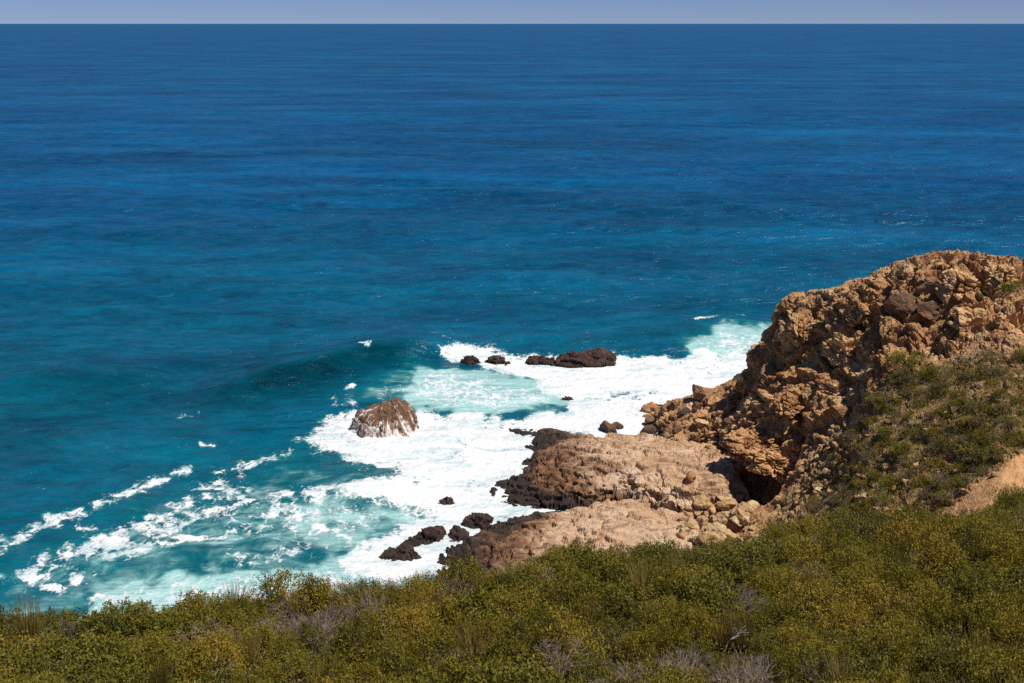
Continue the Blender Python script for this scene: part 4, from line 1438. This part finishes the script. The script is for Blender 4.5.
for px, py, s, label in [(272, 598, .95, 'leftmost of the spindly upright plants poking up against the surf'), (308, 594, 1.0, 'middle spindly upright plant poking up against the surf'),
                         (322, 592, .8, 'rightmost of the three spindly upright plants against the surf'), (372, 575, .9, 'spindly grey plant on the rim just left of the nearest reef rock')]:
    x, y, z = hill_at(px, py, 0.8)
    o = put_shrub('spindly_shrub', GREYS[0] if px > 350 else LEAFY[2], x, y, z, 0.42 * s, label, 'shrub', 'spindly plants on the rim', sz=1.25 * s)


def sprig_field(name, pos, seed, mats, per, leaf, wid, hgt, rad):
    r = np.random.default_rng(seed)
    n = len(pos)
    ci = np.repeat(np.arange(n), per)
    N = n * per
    sc = r.uniform(0.6, 1.3, n)[ci]
    u = r.random(N)
    c = pos[ci] + np.stack([r.normal(size=N) * rad * sc, r.normal(size=N) * rad * sc, u * hgt * sc], 1)
    dirs = r.normal(size=(N, 3)) * 0.6 + np.array([0, 0, 0.9])
    dirs /= np.linalg.norm(dirs, axis=1, keepdims=True)
    V, F = leaf_quads(c, dirs, leaf * r.uniform(.6, 1.4, N), wid * r.uniform(.6, 1.4, N), r)
    rnd = 0.6 * r.random(n)[ci] + 0.4 * r.random(N)
    mi = r.integers(0, len(mats), n)[ci]
    me = mesh_from(name, V, F, attrs={'rnd': np.repeat(rnd, 4), 'tip': np.repeat(u * 0.5, 4)}, mats=mats, mat_index=mi)
    return link(name, me)


sp = hill_spots(0.52, 9, beyond=3.0)
P = np.array([(a[0], a[1], a[2]) for a in sp])
ug = sprig_field('undergrowth', P, 10, [M_HEATH, M_HEATH, M_LEAFY, M_REED, M_GREY], 26, 0.11, 0.030, 0.55, 0.16)
tag(ug, 'low olive and brown undergrowth filling the gaps between the foreground shrubs', 'undergrowth', kind='stuff')

# headland scrub
bpy.context.view_layer.update()
DG = bpy.context.evaluated_depsgraph_get()
r = np.random.default_rng(91)
SP_px = [(757, 550), (775, 515), (800, 490), (825, 460), (850, 432), (875, 402), (905, 372), (940, 365), (1000, 352), (1060, 340), (1060, 470), (1000, 478), (960, 500), (925, 520), (900, 548)]
cover_pts = []
n_h = 0
for i in range(2600):
    px = r.uniform(755, 1050); py = r.uniform(335, 548)
    if poly_sdf(np.array([px]), np.array([py]), SP_px)[0] < 0:
        continue
    loc, nrm, on = cast(px, py)
    if on != 'headland' or poly_sdf(np.array([loc.x]), np.array([loc.y]), SAND_POLY)[0] > -0.4:
        continue
    bare = float(fbm(np.array([loc.x * 0.22]), np.array([loc.y * 0.22]), np.array([0.0]), 805, 3)[0])
    left = sstep(900, 780, px)
    if bare < -0.75 + 1.15 * left:
        if r.random() < 0.75:
            continue
    cover_pts.append(tuple(loc))
    if n_h < 270 and r.random() < 0.19 * (1 - 0.6 * left):
        n_h += 1
        t = r.random()
        where = ' on the lower headland slope' if py > 440 else ' on the upper headland slope below the crag'
        if t < 0.34:
            put_shrub('grey_shrub', GREYS[r.integers(3)], loc.x, loc.y, loc.z - 0.1, r.uniform(.45, .95), 'low grey brown shrub' + where, 'shrub', 'scrub on the headland slope')
        elif t < 0.60:
            put_shrub('heath_shrub', HEATH[r.integers(6)], loc.x, loc.y, loc.z - 0.15, r.uniform(.45, .85), 'low olive green shrub' + where, 'shrub', 'scrub on the headland slope', sz=0.4)
        else:
            put_shrub('lime_shrub', LIMES[r.integers(3)], loc.x, loc.y, loc.z - 0.1, r.uniform(.4, .9), 'bright lime green cushion shrub' + where, 'shrub', 'scrub on the headland slope', sz=0.45)
for px, py, s, label in [(878, 402, 1.1, 'bright lime cushion shrub beside bare rocks at the left end of the headland scrub'), (906, 362, 1.6, 'large lime green patch of shrub in the cleft below the crag'),
                         (898, 376, 1.0, 'lime green shrub just below the large lime patch in the cleft'), (985, 455, 1.7, 'broad yellow green shrub just above the bare sandy path'),
                         (1008, 290, 1.5, 'green shrub on top of the large orange block by the right edge'), (930, 375, 1.3, 'green shrub right of the large lime patch, under the crag')]:
    loc, nrm, on = cast(px, py)
    if loc is not None:
        put_shrub('lime_shrub', LIMES[r.integers(3)], loc.x, loc.y, loc.z - 0.1, s, label, 'shrub', None, sz=s * 0.6)
for i in range(240):      # tufts in cracks of the crag
    px = r.uniform(790, 1030); py = r.uniform(275, 420)
    loc, nrm, on = cast(px, py)
    if on == 'headland' and nrm.z > 0.72 and r.random() < 0.6:
        cover_pts.append(tuple(loc))
cv = np.array(cover_pts)
cv = np.concatenate([cv + r.normal(size=cv.shape) * np.array([0.25, 0.25, 0.0]) for _ in range(3)])
gc = sprig_field('headland_ground_cover', cv, 12, [M_GREY, M_REED, M_HEATH, M_LIME, M_HEATH], 22, 0.12, 0.035, 0.28, 0.18)
tag(gc, 'low grey and olive ground cover on the headland slope', 'ground cover', kind='stuff')
print('spots', len(spots), counts, 'headland shrubs', n_h, 'cover', len(cv), 'undergrowth', len(P), 'objects', len(scene.objects))
